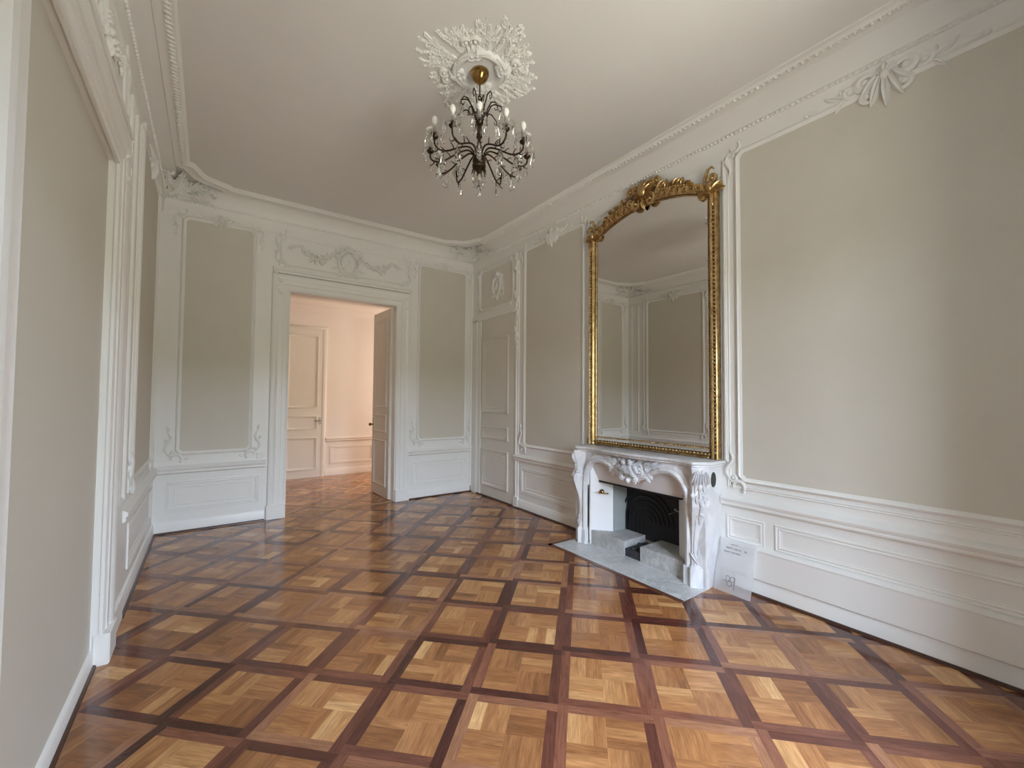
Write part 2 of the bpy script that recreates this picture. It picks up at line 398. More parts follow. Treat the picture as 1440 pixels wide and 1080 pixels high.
# ------------------------------------------------------------------ shell: floor, ceiling, walls
def make_parquet(name, x0, y0, x1, y1, label, frames=1.):
    import bmesh
    rr = random.Random(11); per, inn = .447, .347; a0, b0 = .1205, .334; s2 = math.sqrt(.5)
    V = []; F = []; UV = []; TN = []
    def quad(pts, long_axis, kind, tone):
        b = len(V); ou, ov = rr.uniform(0, 50), rr.uniform(0, 50)
        for (a, c) in pts:
            V.append(((a - c) * s2, (a + c) * s2, -rr.uniform(0, .0008)))
            UV.append((ou + (a if long_axis == 0 else c), ov + (c if long_axis == 0 else a)))
        F.append((b, b + 1, b + 2, b + 3)); TN.append((tone, kind, rr.random(), 1))
    span = int(10 / per)
    for i in range(-span, span):
        for j in range(-span, span):
            ca, cb = a0 + i * per, b0 + j * per
            wx, wy = (ca - cb) * s2, (ca + cb) * s2
            if not (x0 - .35 < wx < x1 + .35 and y0 - .35 < wy < y1 + .35): continue
            h = inn / 2; H = per / 2; dark = rr.uniform(.05, .85); warm = rr.uniform(-.12, .12)
            for qi in range(2):
                for qj in range(2):
                    la = (qi + qj) % 2; bl = rr.uniform(.25, .75) + warm; n = 3 if rr.random() < .7 else 2
                    for k in range(n):
                        t0, t1 = k / n * h, (k + 1) / n * h
                        A0, B0 = ca - h + qi * h, cb - h + qj * h
                        tone = min(1, max(0, bl + rr.gauss(0, .21)))
                        if la == 0: p = [(A0, B0 + t0), (A0 + h, B0 + t0), (A0 + h, B0 + t1), (A0, B0 + t1)]
                        else: p = [(A0 + t0, B0), (A0 + t1, B0), (A0 + t1, B0 + h), (A0 + t0, B0 + h)]
                        quad(p, la, 0., tone)
            for k, p in enumerate(([(ca - H, cb - H), (ca + h, cb - H), (ca + h, cb - h), (ca - H, cb - h)], [(ca + h, cb - H), (ca + H, cb - H), (ca + H, cb + h), (ca + h, cb + h)],
                                   [(ca - h, cb + h), (ca + H, cb + h), (ca + H, cb + H), (ca - h, cb + H)], [(ca - H, cb - h), (ca - h, cb - h), (ca - h, cb + H), (ca - H, cb + H)])):
                quad(p, 0 if k % 2 == 0 else 1, frames, min(1, max(0, dark + rr.gauss(.1, .28))))
    me = bpy.data.meshes.new(name); me.from_pydata(V, [], F)
    uv = me.uv_layers.new(name='UVMap'); uv.data.foreach_set('uv', [c for p in UV for c in p])
    ca_ = me.color_attributes.new('tone', 'FLOAT_COLOR', 'CORNER'); ca_.data.foreach_set('color', [c for t in TN for _ in range(4) for c in t])
    bm = bmesh.new(); bm.from_mesh(me)
    for co, no in (((x0, 0, 0), (-1, 0, 0)), ((x1, 0, 0), (1, 0, 0)), ((0, y0, 0), (0, -1, 0)), ((0, y1, 0), (0, 1, 0))):
        bmesh.ops.bisect_plane(bm, geom=bm.verts[:] + bm.edges[:] + bm.faces[:], dist=1e-5, plane_co=co, plane_no=no, clear_outer=True)
    # a solid underside
    r = bmesh.ops.create_cube(bm, size=1.); 
    for v in r['verts']:
        v.co = (x0 + (v.co.x + .5) * (x1 - x0), y0 + (v.co.y + .5) * (y1 - y0), -.09 + (v.co.z + .5) * .085)
    bm.to_mesh(me); bm.free(); me.materials.append(M_FLOOR)
    o = bpy.data.objects.new(name, me); C.objects.link(o); return S(o, label, 'floor')
make_parquet('floor', XL - .05, YR, XR, YB, 'glossy oak parquet laid diagonally with dark wood borders round each square')

def boxes(name, m, bl, label, cat):
    f = MB()
    for a, b in bl: f.box(a, b)
    return S(f.build(name, m, None, None, (0, 0, 0), 0), label, cat)
T = .16
WX0, WX1, WZ0, WZ1 = .95, 2.15, .05, 3.20        # the assumed French window behind the camera, sized to suit the light
boxes('wall_back', M_WHITE, [((XL - T, YB, 0), (.80, YB + T, ZC)), ((2.19, YB, 0), (XR + T, YB + T, ZC)), ((.80, YB, 2.83), (2.19, YB + T, ZC))], 'white panelled end wall with the open double doorway', 'wall')
boxes('wall_right', M_WHITE, [((XR, YR - .85, 0), (XR + T, 2.04, ZC)), ((XR, 3.10, 0), (XR + T, YB, ZC)), ((XR, 2.04, .74), (XR + T, 3.10, ZC)), ((XR + T, 2.04, 0), (XR + .3, 3.10, .74))], 'white panelled long wall behind the fireplace', 'wall')
boxes('wall_left', M_WHITE, [((XL - T, YR - .85, 0), (XL, 1.78, ZC)), ((XL - T, 3.27, 0), (XL, YB, ZC)), ((XL - T, 1.78, 2.84), (XL, 3.27, ZC))], 'white panelled long wall at the left with a closed-off doorway', 'wall')
boxes('wall_closed_doorway', M_BEIGE, [((XL - .06, 1.78, 0), (XL - .034, 3.27, 2.84))], 'plain greige board filling the closed-off doorway in the left wall', 'wall')
boxes('wall_rear', M_REAR, [((XL, YR - .85, 0), (WX0, YR, ZC)), ((WX1, YR - .85, 0), (XR, YR, ZC)), ((WX0, YR - .85, WZ1), (WX1, YR, ZC)), ((WX0, YR - .85, -.09), (WX1, YR, WZ0))], 'rear wall behind the viewer with the assumed window', 'wall')
boxes('ceiling', M_CEIL, [((XL - T, YR - .85, ZC), (XR + T, YB + T, ZC + .1))], 'plain off-white ceiling with a plaster rose', 'ceiling')
# assumed window behind the viewer, unseen; its size and deep reveal shape the light
wf = MB()
for a, b in (((WX0, YR - .81, WZ0), (WX0 + .06, YR - .75, WZ1)), ((WX1 - .06, YR - .81, WZ0), (WX1, YR - .75, WZ1)), ((1.50, YR - .81, WZ0), (1.60, YR - .75, WZ1)),
             ((WX0, YR - .81, WZ0), (WX1, YR - .75, WZ0 + .10)), ((WX0, YR - .81, WZ1 - .06), (WX1, YR - .75, WZ1)), ((WX0, YR - .81, 2.45), (WX1, YR - .75, 2.53))): wf.box(a, b)
S(wf.build('assumed_window_1', M_WHITE, None, None, (1.5, YR - .78, WZ0), 0), 'assumed white French window frame behind the viewer', 'window')

# the next room
make_parquet('floor_next_room', -.6, YB, 4.3, YF, 'brown parquet in the room beyond the doorway', .25)
boxes('wall_far', M_CREAM, [((-.6, YF, 0), (4.3, YF + .1, ZC))], 'cream end wall of the room beyond the doorway', 'wall')
boxes('wall_far_left', M_CREAM, [((-.7, YB + T, 0), (-.6, YF, ZC))], 'cream left wall of the room beyond the doorway', 'wall')
boxes('wall_far_right', M_CREAM, [((4.3, YB + T, 0), (4.4, YF, ZC)),
       ((XR + T, YB, 0), (4.3, YB + T, ZC))], 'cream right wall of the room beyond the doorway', 'wall')
boxes('ceiling_next_room', M_CEIL, [((-.7, YB + T, ZC), (4.4, YF + .1, ZC + .1))], 'ceiling of the room beyond the doorway', 'ceiling')

# ------------------------------------------------------------------ cornice
cor = MB()
def room_path(d): return [(XL + d, YR + d), (XR - d, YR + d), (XR - d, YB - d), (XL + d, YB - d)]
# cornice profile swept round the room; path plane is the floor plan, heights relative to ZC
COR = [(0, -.345), (.008, -.335), (.014, -.30), (.012, -.27), (.018, -.225), (.026, -.20), (.034, -.20), (.036, -.182), (.026, -.165), (.034, -.145), (.052, -.105), (.085, -.062), (.125, -.036), (.125, 0)]
cor.sweep(room_path(0), COR, True, ZC)
cor_o = S(cor.build(tname(), M_PLASTER, None, None, (CX, CY, ZC - .3)), 'white coved cornice running round the top of the room', 'cornice')
def ogee_rect(d, k):
    """plan of the ceiling moulding: a rectangle whose corners are cut by an ogee"""
    x0, y0, x1, y1 = XL + d, YR + d, XR - d, YB - d; out = []
    def corner(cx, cy, sx, sy, swap):
        pts = [(k, 0), (k * .93, k * .16), (k * .72, k * .25), (k * .52, k * .33), (k * .33, k * .52), (k * .25, k * .72), (k * .16, k * .93), (0, k)]
        q = [(cx + sx * a, cy + sy * b) for a, b in pts]
        return q[::-1] if swap else q
    out += corner(x0, y0, 1, 1, True); out += corner(x1, y0, -1, 1, False); out += corner(x1, y1, -1, -1, True); out += corner(x0, y1, 1, -1, False)
    return out
cm = MB(); cm.sweep(ogee_rect(.12, .42), [(0, 0), (0, -.030), (.012, -.042), (.030, -.036), (.044, -.030), (.085, -.030), (.092, -.040), (.105, -.040), (.118, -.018), (.130, -.010), (.132, 0)], True, ZC)
cm.build('ceiling_moulding', M_PLASTER, cor_o, None, (CX, CY, ZC - .3))
bd = MB()
def beads(p, q, step, r):
    L = math.hypot(q[0] - p[0], q[1] - p[1]); n = int(L / step)
    for i in range(n):
        t = (i + .5) / n; bd.ell((p[0] + (q[0] - p[0]) * t, p[1] + (q[1] - p[1]) * t, ZC - .19), (r, r, r), 6, 4)
d = .036
beads((XR - d, YR), (XR - d, YB), .034, .013); beads((XL + d, YR), (XL + d, YB), .034, .013); beads((XL, YB - d), (XR, YB - d), .034, .010)
bd.build('bead_string', M_PLASTER, cor_o, None, (CX, CY, ZC - .3), 50)
dn = MB()
for xx, s_ in ((XR - .205, 1), (XL + .205, -1)):
    y = YR + .55
    while y < YB - .55:
        dn.ell((xx, y, ZC - .034), (.026, .014, .014), 6, 4); y += .042
dn.build('egg_ornament', M_PLASTER, cor_o, None, (CX, CY, ZC - .3), 50)
for (cx, cy, sx, sy) in ((XR, YB, -1, -1), (XL, YB, 1, -1)):
    k = MB(); O = Vector((cx + sx * .06, cy + sy * .06, ZC - .13))
    for (al, nm, sd) in ((Vector((sx, 0, 0)), Vector((0, sy, 0)), 1), (Vector((0, sy, 0)), Vector((sx, 0, 0)), 2)):
        q = MB(); sl = (nm * .10 + Vector((0, 0, .11))).normalized(); wv = (nm * .11 - Vector((0, 0, .10))).normalized()
        for (v, an, L, g) in ((.02, 0, .50, 1), (.07, 8, .40, 2), (.0, 25, .22, 3), (.04, 55, .12, 4), (.10, -12, .30, 5)): sprig(q, .04, v, math.radians(an), L, 1.35, 0, sd * 10 + g, .2)
        q.spiral(.10, .02, 0., .034, 1, 1.3, .016); q.spiral(.24, .05, 0., .030, -1, 1.3, .014); q.spiral(.40, .03, 0., .024, 1, 1.3, .012)
        k.add([tuple(O + al * u + sl * v + wv * (w + .004)) for u, v, w in q.v], q.f)
    q = MB(); dg = Vector((sx, sy, 0)).normalized(); tt = Vector((-dg.y, dg.x, 0)); sl = (dg + Vector((0, 0, .8))).normalized(); wv = tt.cross(sl); wv = wv if wv.dot(dg) > 0 else -wv
    for j in range(7): q.leaf(0, 0, PI / 2 + math.radians((j - 3) * 26), .15, .045, .05, 0, .2 * (j - 3))
    for j in range(5): q.leaf(0, .02, -PI / 2 + math.radians((j - 2) * 26), .10, .04, .045, 0, .2 * (j - 2))
    k.add([tuple(O + dg * .03 + tt * u + sl * v + wv * w) for u, v, w in q.v], q.f)
    o = k.build('corner_foliage', M_PLASTER, cor_o, None, (CX, CY, ZC - .3), 50)

# ------------------------------------------------------------------ right wall (u = -Y)
wall_panel(W_RIGHT, -1.76, .80, .25, 3.55, 'large moulded greige panel right of the gilt mirror', True, 1.25)
wall_panel(W_RIGHT, -4.60, .80, -3.36, 3.55, 'tall moulded greige panel between the jib door and the mirror', True, 1.05, False)
ov = MB()
for u in (-3.325, -1.80):
    ov.bbox((u - .018, 1.0, 0), (u + .018, 3.50, .014)); ov.bbox((u - .008, 1.0, 0), (u + .008, 3.50, .020))
S(ov.build(tname(), M_WHITE, None, W_RIGHT, (-2.56, 1., 0)), 'pair of slim white mouldings beside the gilt mirror', 'moulding')
rail(W_RIGHT, [(-1.84, -YR)], 'white chair rail on the right of the fireplace')
rail(W_RIGHT, [(-4.74, -3.28)], 'white chair rail between jib door and fireplace')
dado_panel(W_RIGHT, -1.80, .375, -1.515, .565, 'small square dado panel behind the acrylic sign', False)
dado_panel(W_RIGHT, -1.44, .375, -.07, .565, 'long dado panel under the right-hand chair rail', False)
dado_panel(W_RIGHT, -4.60, .22, -3.38, .555, 'dado panel left of the fireplace')
lg = MB(); lg.bbox((-1.84, .130, 0), (-YR, .345, .040), .004); lg.loft([[(u, v, w) for v, w in ((.338, 0), (.338, .040), (.350, .044), (.362, .036), (.372, .012), (.374, 0))] for u in (-1.84, -YR)])
S(lg.build(tname(), M_WHITE, None, W_RIGHT, (-.5, .34, 0)), 'plain white plinth board with a ledge low on the right wall', 'moulding')
baseboard('baseboard_right', W_RIGHT, [(-1.84, -YR), (-4.76, -3.28)], 'white baseboard along the fireplace wall')

# panelled pilaster strip beside the jib door
ps = MB(); ps.bbox((-4.75, 0, 0), (-4.665, 3.52, .012)); ps.tube([(-4.712, .15, .010), (-4.712, 3.40, .010)], .016, 8); ps.bbox((-4.765, 0, 0), (-4.66, .15, .026))
ps_o = S(ps.build(tname(), M_WHITE, None, W_RIGHT, (-4.71, 0, 0)), 'slim white pilaster strip on the right edge of the jib door', 'pilaster')
for v0, L, s_ in ((3.50, -.26, 1), (2.62, .34, 1), (2.48, -.22, .8)):
    k = MB(); sg = 1 if L > 0 else -1
    for i in range(4):
        k.leaf(-4.712, v0 + L * i / 4, sg * PI / 2 + (.5 if i % 2 else -.5), abs(L) * .42, .05, .030, .01, -.9 if i % 2 else .9)
    k.spiral(-4.712, v0, PI / 2 if sg < 0 else -PI / 2, .024, 1, 1.2, .014, .01); k.ell((-4.712, v0 + L * .5, .02), (.024, .05, .022))
    k.build('leaf_ornament', M_PLASTER, ps_o, None, (-4.71, 0, 0), 50)

def panelled_leaf(mb, w, h, t, panels, both=True):
    """door leaf in local coords x 0..w, z 0..h, y 0..t with raised frames on both faces; panels (x0,z0,x1,z1)"""
    mb.box((0, 0, 0), (w, t, h))
    prof = [(0, 0), (0, .010), (.008, .016), (.018, .012), (.026, .004), (.040, .002), (.042, 0)]
    for (a, b, c, d_) in panels:
        q = MB(); q.sweep(rect(a, b, c, d_), prof)
        q.sweep(rect(a + .05, b + .05, c - .05, d_ - .05), [(0, 0), (.004, .004), (.010, .004), (.014, 0)])
        mb.add([(u, -ww, v) for u, v, ww in q.v], q.f)
        if both: mb.add([(u, t + ww, v) for u, v, ww in q.v], [f[::-1] for f in q.f])
# jib door
jd = MB(); jd.box((-5.645, .012, 0), (-4.77, 2.70, .008))
o = S(jd.build('door_3', M_DOOR, None, W_RIGHT, (-5.2, 0, 0), 0), 'narrow panelled jib door in the back right corner', 'door')
for (v0, v1) in ((1.27, 2.40), (.88, 1.075), (.17, .73)):
    k = MB(); k.sweep(rect(-5.60, v0, -4.90, v1), [(0, .006), (0, .020), (.010, .028), (.022, .024), (.034, .012), (.05, .009), (.052, .006)])
    k.sweep(notched(-5.53, v0 + .07, -4.97, v1 - .07, .03, 'sc', 'sc'), [(0, .008), (.004, .013), (.010, .013), (.014, .008)]) if v1 - v0 > .3 else None
    k.build('door_panel', M_DOOR, o, None, (-5.2, 0, 0))
k = MB(); k.box((-5.84, 0, .008), (-4.77, .020, .026)); k.build('shoe_moulding', M_SHOE, o, None, (-5.2, 0, 0), 0)
jc = MB(); jc.bbox((-YB + .002, 0, 0), (-5.84, 2.74, .018)); jc.bbox((-5.84, 0, 0), (-5.75, 2.74, .030)); jc.bbox((-5.75, 0, 0), (-5.65, 2.72, .020))
jc.bbox((-YB + .002, 2.70, 0), (-4.765, 2.735, .030)); jc.bbox((-YB + .002, 2.735, 0), (-4.765, 2.80, .018))
S(jc.build(tname(), M_WHITE, None, W_RIGHT, (-5.8, 0, 0)), 'white casing round the jib door', 'door casing')
od = MB(); od.sweep(notched(-5.72, 2.84, -4.79, 3.50, .05, 'sc', 'sc'), RIDGE)
o = S(od.build(tname(), M_WHITE, None, W_RIGHT, (-5.25, 2.84, 0)), 'square overdoor panel above the jib door', 'overdoor panel')
k = MB(); k.plate(notched(-5.71, 2.85, -4.80, 3.49, .05, 'sc', 'sc'), -.002, .004); k.build('panel_field', M_DOOR, o, None, (-5.25, 2.84, 0), 0)
k = MB(); cartouche(k, -5.22, 3.17, .10, .135, 1.1, .004)
for dd in (-1, 1): garland(k, (-5.22 + dd * .10, 3.33), (-5.22 + dd * .17, 3.0), -.03 * 0, .75, .004, 5 + dd)
k.build('cartouche', M_PLASTER, o, None, (-5.25, 2.84, 0), 50)
for su, cu in ((1, -5.71), (-1, -4.80)):
    for sv, cv in ((1, 2.86), (-1, 3.48)):
        k = MB(); corner_orn(k, cu, cv, su, sv, .75, .004); k.build('corner_scroll', M_PLASTER, o, None, (-5.25, 2.84, 0), 50)

# ------------------------------------------------------------------ back wall (u = X)
wall_panel(W_BACK, -.34, .80, .48, 3.54, 'tall moulded greige panel left of the open double doorway', True, .75, False)
wall_panel(W_BACK, 2.46, .80, 3.41, 3.54, 'tall moulded greige panel right of the open double doorway', True, .75, False)
rail(W_BACK, [(XL, .575)], 'white chair rail left of the doorway')
rail(W_BACK, [(2.38, XR)], 'white chair rail right of the doorway')
dado_panel(W_BACK, -.36, .23, .515, .555, 'dado panel left of the doorway')
dado_panel(W_BACK, 2.45, .20, 3.38, .555, 'dado panel right of the doorway')
baseboard('baseboard_back', W_BACK, [(XL, .575), (2.38, XR)], 'white baseboard along the doorway wall')
cn = MB(); cn.bbox((3.42, 0, 0), (3.463, 3.5, .02)); S(cn.build(tname(), M_WHITE, None, W_BACK, (3.44, 0, 0)), 'slim white corner board in the back right corner', 'moulding')

CASE = [(0, 0), (0, .016), (.012, .022), (.022, .018), (.060, .018), (.068, .026), (.120, .026), (.128, .034), (.150, .040), (.170, .044), (.190, .036), (.196, .014), (.20, 0)]
def casing(M, u0, u1, v1, label):
    f = MB(); path = [(u1, 0), (u1, v1), (u0, v1), (u0, 0)]
    f.sweep(path, [(-o_, h) for o_, h in CASE], False)
    for a, b in ((u0 - .205, u0 + .0), (u1, u1 + .205)): f.bbox((a + (.0 if a < u0 else -.004), 0, -.02), (b + (.004 if a < u0 else 0), .17, .050), .006)
    for v0, vv, w in ((v1 + .20, v1 + .232, .040), (v1 + .232, v1 + .258, .052), (v1 + .258, v1 + .280, .030)): f.bbox((u0 - .19, v0, 0), (u1 + .19, vv, w), .006)
    return S(f.build(tname(), M_WHITE, None, M, ((u0 + u1) / 2, 0, 0)), label, 'door casing')
def overdoor(M, u0, u1, uc, label, seed):
    f = MB(); org = (uc, 3.13, 0)
    f.sweep(notched(u0, 3.14, u1, 3.53, .06, 'sc', 'sc'), [(0, 0), (0, .010), (.008, .018), (.018, .014), (.026, .006), (.028, 0)])
    o = S(f.build(tname(), M_WHITE, None, M, org), label, 'overdoor panel')
    k = MB(); cartouche(k, uc, 3.31, .135, .165, 1.2, .004); k.build('cartouche', M_PLASTER, o, None, org, 50)
    for dd in (-1, 1):
        k = MB(); garland(k, (uc + dd * .17, 3.42), (uc + dd * .60, 3.43), .13, 1.75, .004, seed + dd)
        garland(k, (uc + dd * .62, 3.42), (uc + dd * .74, 3.36), .0, .9, .004, seed + 9 + dd); k.build('garland', M_PLASTER, o, None, org, 50)
    for su, cu in ((1, u0), (-1, u1)):
        for sv, cv in ((1, 3.15), (-1, 3.54)):
            k = MB(); corner_orn(k, cu, cv, su, sv, .8, .004); k.build('corner_scroll', M_PLASTER, o, None, org, 50)
        k = MB()
        for j in range(4): k.leaf(cu - su * .03, 3.05 - .07 * j, -PI / 2 + su * (.5 if j % 2 else -.3), .10, .04, .03, .02, su * .7)
        k.spiral(cu - su * .02, 3.06, PI / 2, .026, su, 1.2, .014, .03); k.build('leaf_drop', M_PLASTER, o, None, org, 50)
    return o
casing(W_BACK, .795, 2.195, 2.83, 'white casing round the open double doorway')
overdoor(W_BACK, .68, 2.34, 1.50, 'overdoor panel with cartouche and garlands above the double doorway', 20)
th = MB(); th.box((.80, YB - .015, -.01), (2.19, YB + .045, .006)); S(th.build(tname(), M_THRESH, None, None, (1.5, YB, 0), 0), 'light wood threshold strip of the double doorway', 'threshold')
# reveal lining
rv = MB(); rv.box((.795, YB + .001, 0), (.805, YB + T, 2.83)); rv.box((2.185, YB + .001, 0), (2.195, YB + T, 2.83)); rv.box((.795, YB + .001, 2.82), (2.195, YB + T, 2.83))
S(rv.build(tname(), M_WHITE, None, None, (1.5, YB, 0), 0), 'white lining of the double doorway reveal', 'door lining')

def leaf_door(name, hinge, ang, sgn, label):
    M = Matrix.Translation(hinge) @ Matrix.Rotation(ang, 4, 'Z')
    w, h, t = .69, 2.80, .042; b = MB(); panelled_leaf(b, w, h, t, [(.10, 1.33, w - .09, h - .12), (.10, .96, w - .09, 1.22), (.10, .16, w - .09, .84)])
    o = S(b.build(name, M_DOOR, None, M, (0, 0, 0), 30), label, 'door')
    return o, w, t
# right leaf, swung into the next room
o, w, t = leaf_door('door_1', (2.19, YB + T - .02, .008), math.radians(92), 1, 'right leaf of the double door, swung open into the next room')
k = MB(); k.box((w - .075, -.004, .98), (w - .035, .0, 1.16)); k.lathe([(.004, 0), (.010, .004), (.010, .03), (.022, .045), (.026, .06), (.018, .075), (.004, .078)], (w - .055, 0, 1.06), 12, (Vector((1, 0, 0)), Vector((0, 0, 1)), Vector((0, -1, 0))))
k.box((w - .075, t, .98), (w - .035, t + .004, 1.16)); k.lathe([(.004, 0), (.010, .004), (.010, .03), (.022, .045), (.026, .06), (.018, .075), (.004, .078)], (w - .055, t, 1.06), 12, (Vector((1, 0, 0)), Vector((0, 0, -1)), Vector((0, 1, 0))))
k.build('door_knob', M_BRASS, o)
hg = MB()
for z in (.35, 1.4, 2.5): hg.tube([(.0, -.006, z), (.0, -.006, z + .11)], .010, 8)
hg.build('hinge', M_STEEL, o)
o, w, t = leaf_door('door_2', (.80, YB + T - .02 + .042, .008), math.radians(92), 1, 'left leaf of the double door, swung open behind the doorway wall')
k = MB(); k.lathe([(.004, 0), (.010, .004), (.010, .03), (.020, .045), (.024, .06), (.016, .075), (.004, .078)], (w - .055, 0, 1.06), 12, (Vector((1, 0, 0)), Vector((0, 0, 1)), Vector((0, -1, 0))))
k.build('door_knob', M_STEEL, o)

# wall socket on the back wall
k = MB(); k.bbox((.485, .745, 0), (.555, .815, .010), .003)
so = tag(k.build('wall_socket', M_SOCKET, None, W_BACK, (.52, .745, 0)), 'small white wall socket just above the chair rail left of the doorway', 'socket')
k = MB(); k.lathe([(.022, .0), (.022, .013), (.017, .013), (.016, .006), (.002, .006)], (.52, .78, 0), 16); k.build('socket_face', M_SOCKET, so, None, (.52, .745, 0)); 

# ------------------------------------------------------------------ left wall (u = Y)
wall_panel(W_LEFT, 4.16, .80, 5.52, 3.55, 'tall moulded greige panel on the left wall near the back corner', True, 1.0)
rail(W_LEFT, [(3.84, YB)], 'white chair rail on the left wall')
dado_panel(W_LEFT, 4.20, .22, 5.70, .555, 'dado panel low on the left wall')
baseboard('baseboard_left', W_LEFT, [(3.86, YB)], 'white baseboard at the far end of the left wall')
bb = MB(); bb.loft([[(u, v, w - .034) for v, w in ((0, 0), (0, .018), (.075, .018), (.088, .010), (.092, 0))] for u in (1.78, 3.265)])
o = S(bb.build('baseboard_closed_doorway', M_WHITE, None, W_LEFT, (2.57, 0, 0)), 'low white baseboard across the closed-off doorway', 'baseboard')
k = MB(); k.loft([[(u, v, w - .016) for v, w in ((0, 0), (0, .014), (.010, .012), (.015, 0))] for u in (1.78, 3.265)]); k.build('shoe_moulding', M_SHOE, o, None, (2.57, 0, 0))
casing(W_LEFT, 1.78, 3.265, 2.83, 'white casing round the closed-off doorway in the left wall')
overdoor(W_LEFT, 1.66, 3.40, 2.53, 'overdoor panel with cartouche above the closed-off doorway', 40)
lp = MB(); lp.bbox((3.49, 0, 0), (3.85, 3.5, .014)); lp.sweep(rect(3.56, .80, 3.79, 3.42), [(0, .012), (0, .024), (.010, .030), (.020, .022), (.026, .012)]); lp.bbox((3.48, 0, 0), (3.86, .17, .030), .006)
S(lp.build(tname(), M_WHITE, None, W_LEFT, (3.67, 0, 0)), 'white pilaster strip beside the closed-off doorway', 'pilaster')
ls = MB(); ls.sweep(rect(5.66, .80, 5.86, 3.50), FILLET); S(ls.build(tname(), M_WHITE, None, W_LEFT, (5.76, .8, 0)), 'narrow moulded strip in the back left corner', 'moulding')
nl = MB(); nl.sweep(rect(-.2, .80, 1.42, 3.5), RIDGE); S(nl.build(tname(), M_WHITE, None, W_LEFT, (.5, .8, 0)), 'panel moulding on the left wall beside the viewer', 'moulding')

# ------------------------------------------------------------------ next room furnishings
fd = MB(); fd.box((1.05, 0, 0), (1.74, 2.74, .03))
o = S(fd.build('door_4', M_DOOR, None, W_FAR, (1.4, 0, 0), 0), 'closed panelled door in the room beyond the doorway', 'door')
for (v0, v1) in ((1.28, 2.64), (.88, 1.14), (.14, .74)):
    k = MB(); k.sweep(rect(1.13, v0, 1.66, v1), [(0, .028), (0, .044), (.012, .050), (.026, .040), (.046, .034), (.05, .028)]); k.build('door_panel', M_DOOR, o, None, (1.4, 0, 0))
k = MB(); k.box((1.69, .98, .03), (1.725, 1.10, .036)); k.tube([(1.707, 1.045, .03), (1.707, 1.045, .085), (1.60, 1.045, .09)], .010, 8); k.build('door_handle', M_STEEL, o, None, (1.4, 0, 0))
k = MB(); k.sweep([(1.74, 0), (1.74, 2.74), (1.05, 2.74), (1.05, 0)], [(0, 0), (0, .036), (-.03, .044), (-.06, .034), (-.075, .012), (-.075, 0)], False)
S(k.build(tname(), M_DOOR, None, W_FAR, (1.4, 0, 0)), 'grey casing of the door beyond the doorway', 'door casing')
k = MB(); k.loft([[(u, v, w) for v, w in RAIL] for u in (1.815, 4.3)]); S(k.build(tname(), M_CREAM, None, W_FAR, (2.5, .64, 0)), 'cream chair rail in the room beyond', 'chair rail')
k = MB(); k.sweep(rect(1.9, .22, 2.72, .55), DADO); k.sweep(rect(2.85, .22, 3.9, .55), DADO); S(k.build(tname(), M_CREAM, None, W_FAR, (2.3, .2, 0)), 'cream dado panels in the room beyond', 'dado panel')
k = MB(); k.loft([[(u, v, w) for v, w in BASE] for u in (1.815, 4.3)]); S(k.build('baseboard_far', M_CREAM, None, W_FAR, (2.5, 0, 0)), 'cream baseboard in the room beyond', 'baseboard')
k = MB(); k.loft([[(u, v, w) for v, w in ((3.08, 0), (3.08, .012), (3.11, .02), (3.13, .035), (3.20, .04), (3.23, .07), (3.28, .09), (3.31, .09), (3.32, 0))] for u in (-.6, 4.3)]); S(k.build(tname(), M_CREAM, None, W_FAR, (1.8, 3.1, 0)), 'cream cornice in the room beyond the doorway', 'cornice')

# ------------------------------------------------------------------ ceiling rose (u = X, v = Y seen from below, w down)
RC = (1.53, 2.56)
W_CEIL = frame((0, 0, ZC), (1, 0, 0), (0, -1, 0), (0, 0, -1))        # u = X, v = -Y
ru, rv_ = RC[0], -RC[1]; org = (ru, rv_, 0)
k = MB(); A3 = None
k.lathe([(.125, 0), (.135, .012), (.150, .030), (.168, .034), (.182, .024), (.190, .010), (.192, 0)], (ru, rv_, 0), 40)
rose = tag(k.build('ceiling_rose', M_PLASTER, None, W_CEIL, org, 50), 'white plaster ceiling rose of star-shaped foliage around the chandelier hook', 'ceiling rose')
k = MB(); k.lathe([(.005, .010), (.06, .014), (.12, .008), (.126, 0)], (ru, rv_, 0), 32); k.build('rose_dish', M_PLASTER, rose, None, org)
for q in range(4):
    a = math.radians(45 + 90 * q); k = MB()
    cu, cv = ru + .195 * math.cos(a), rv_ + .195 * math.sin(a)
    for j in range(7): k.leaf(cu - .03 * math.cos(a), cv - .03 * math.sin(a), a + math.radians((j - 3) * 27), .075 - .004 * abs(j - 3), .030, .040, .0, .2 * (j - 3))
    for dd in (-1, 1):
        k.spiral(cu, cv, a + dd * 1.2, .040, dd, 1.25, .020, .004)
        k.spiral(cu + .04 * math.cos(a), cv + .04 * math.sin(a), a + dd * .6, .036, -dd, 1.3, .015, .0)
        pts = [(ru + .185 * math.cos(a + dd * t), rv_ + .185 * math.sin(a + dd * t), .022) for t in [.12 + .09 * i for i in range(7)]]
        k.tube(pts, [.018 - .0018 * i for i in range(7)], 6)
    k.build('shell_scroll', M_PLASTER, rose, None, org, 50)
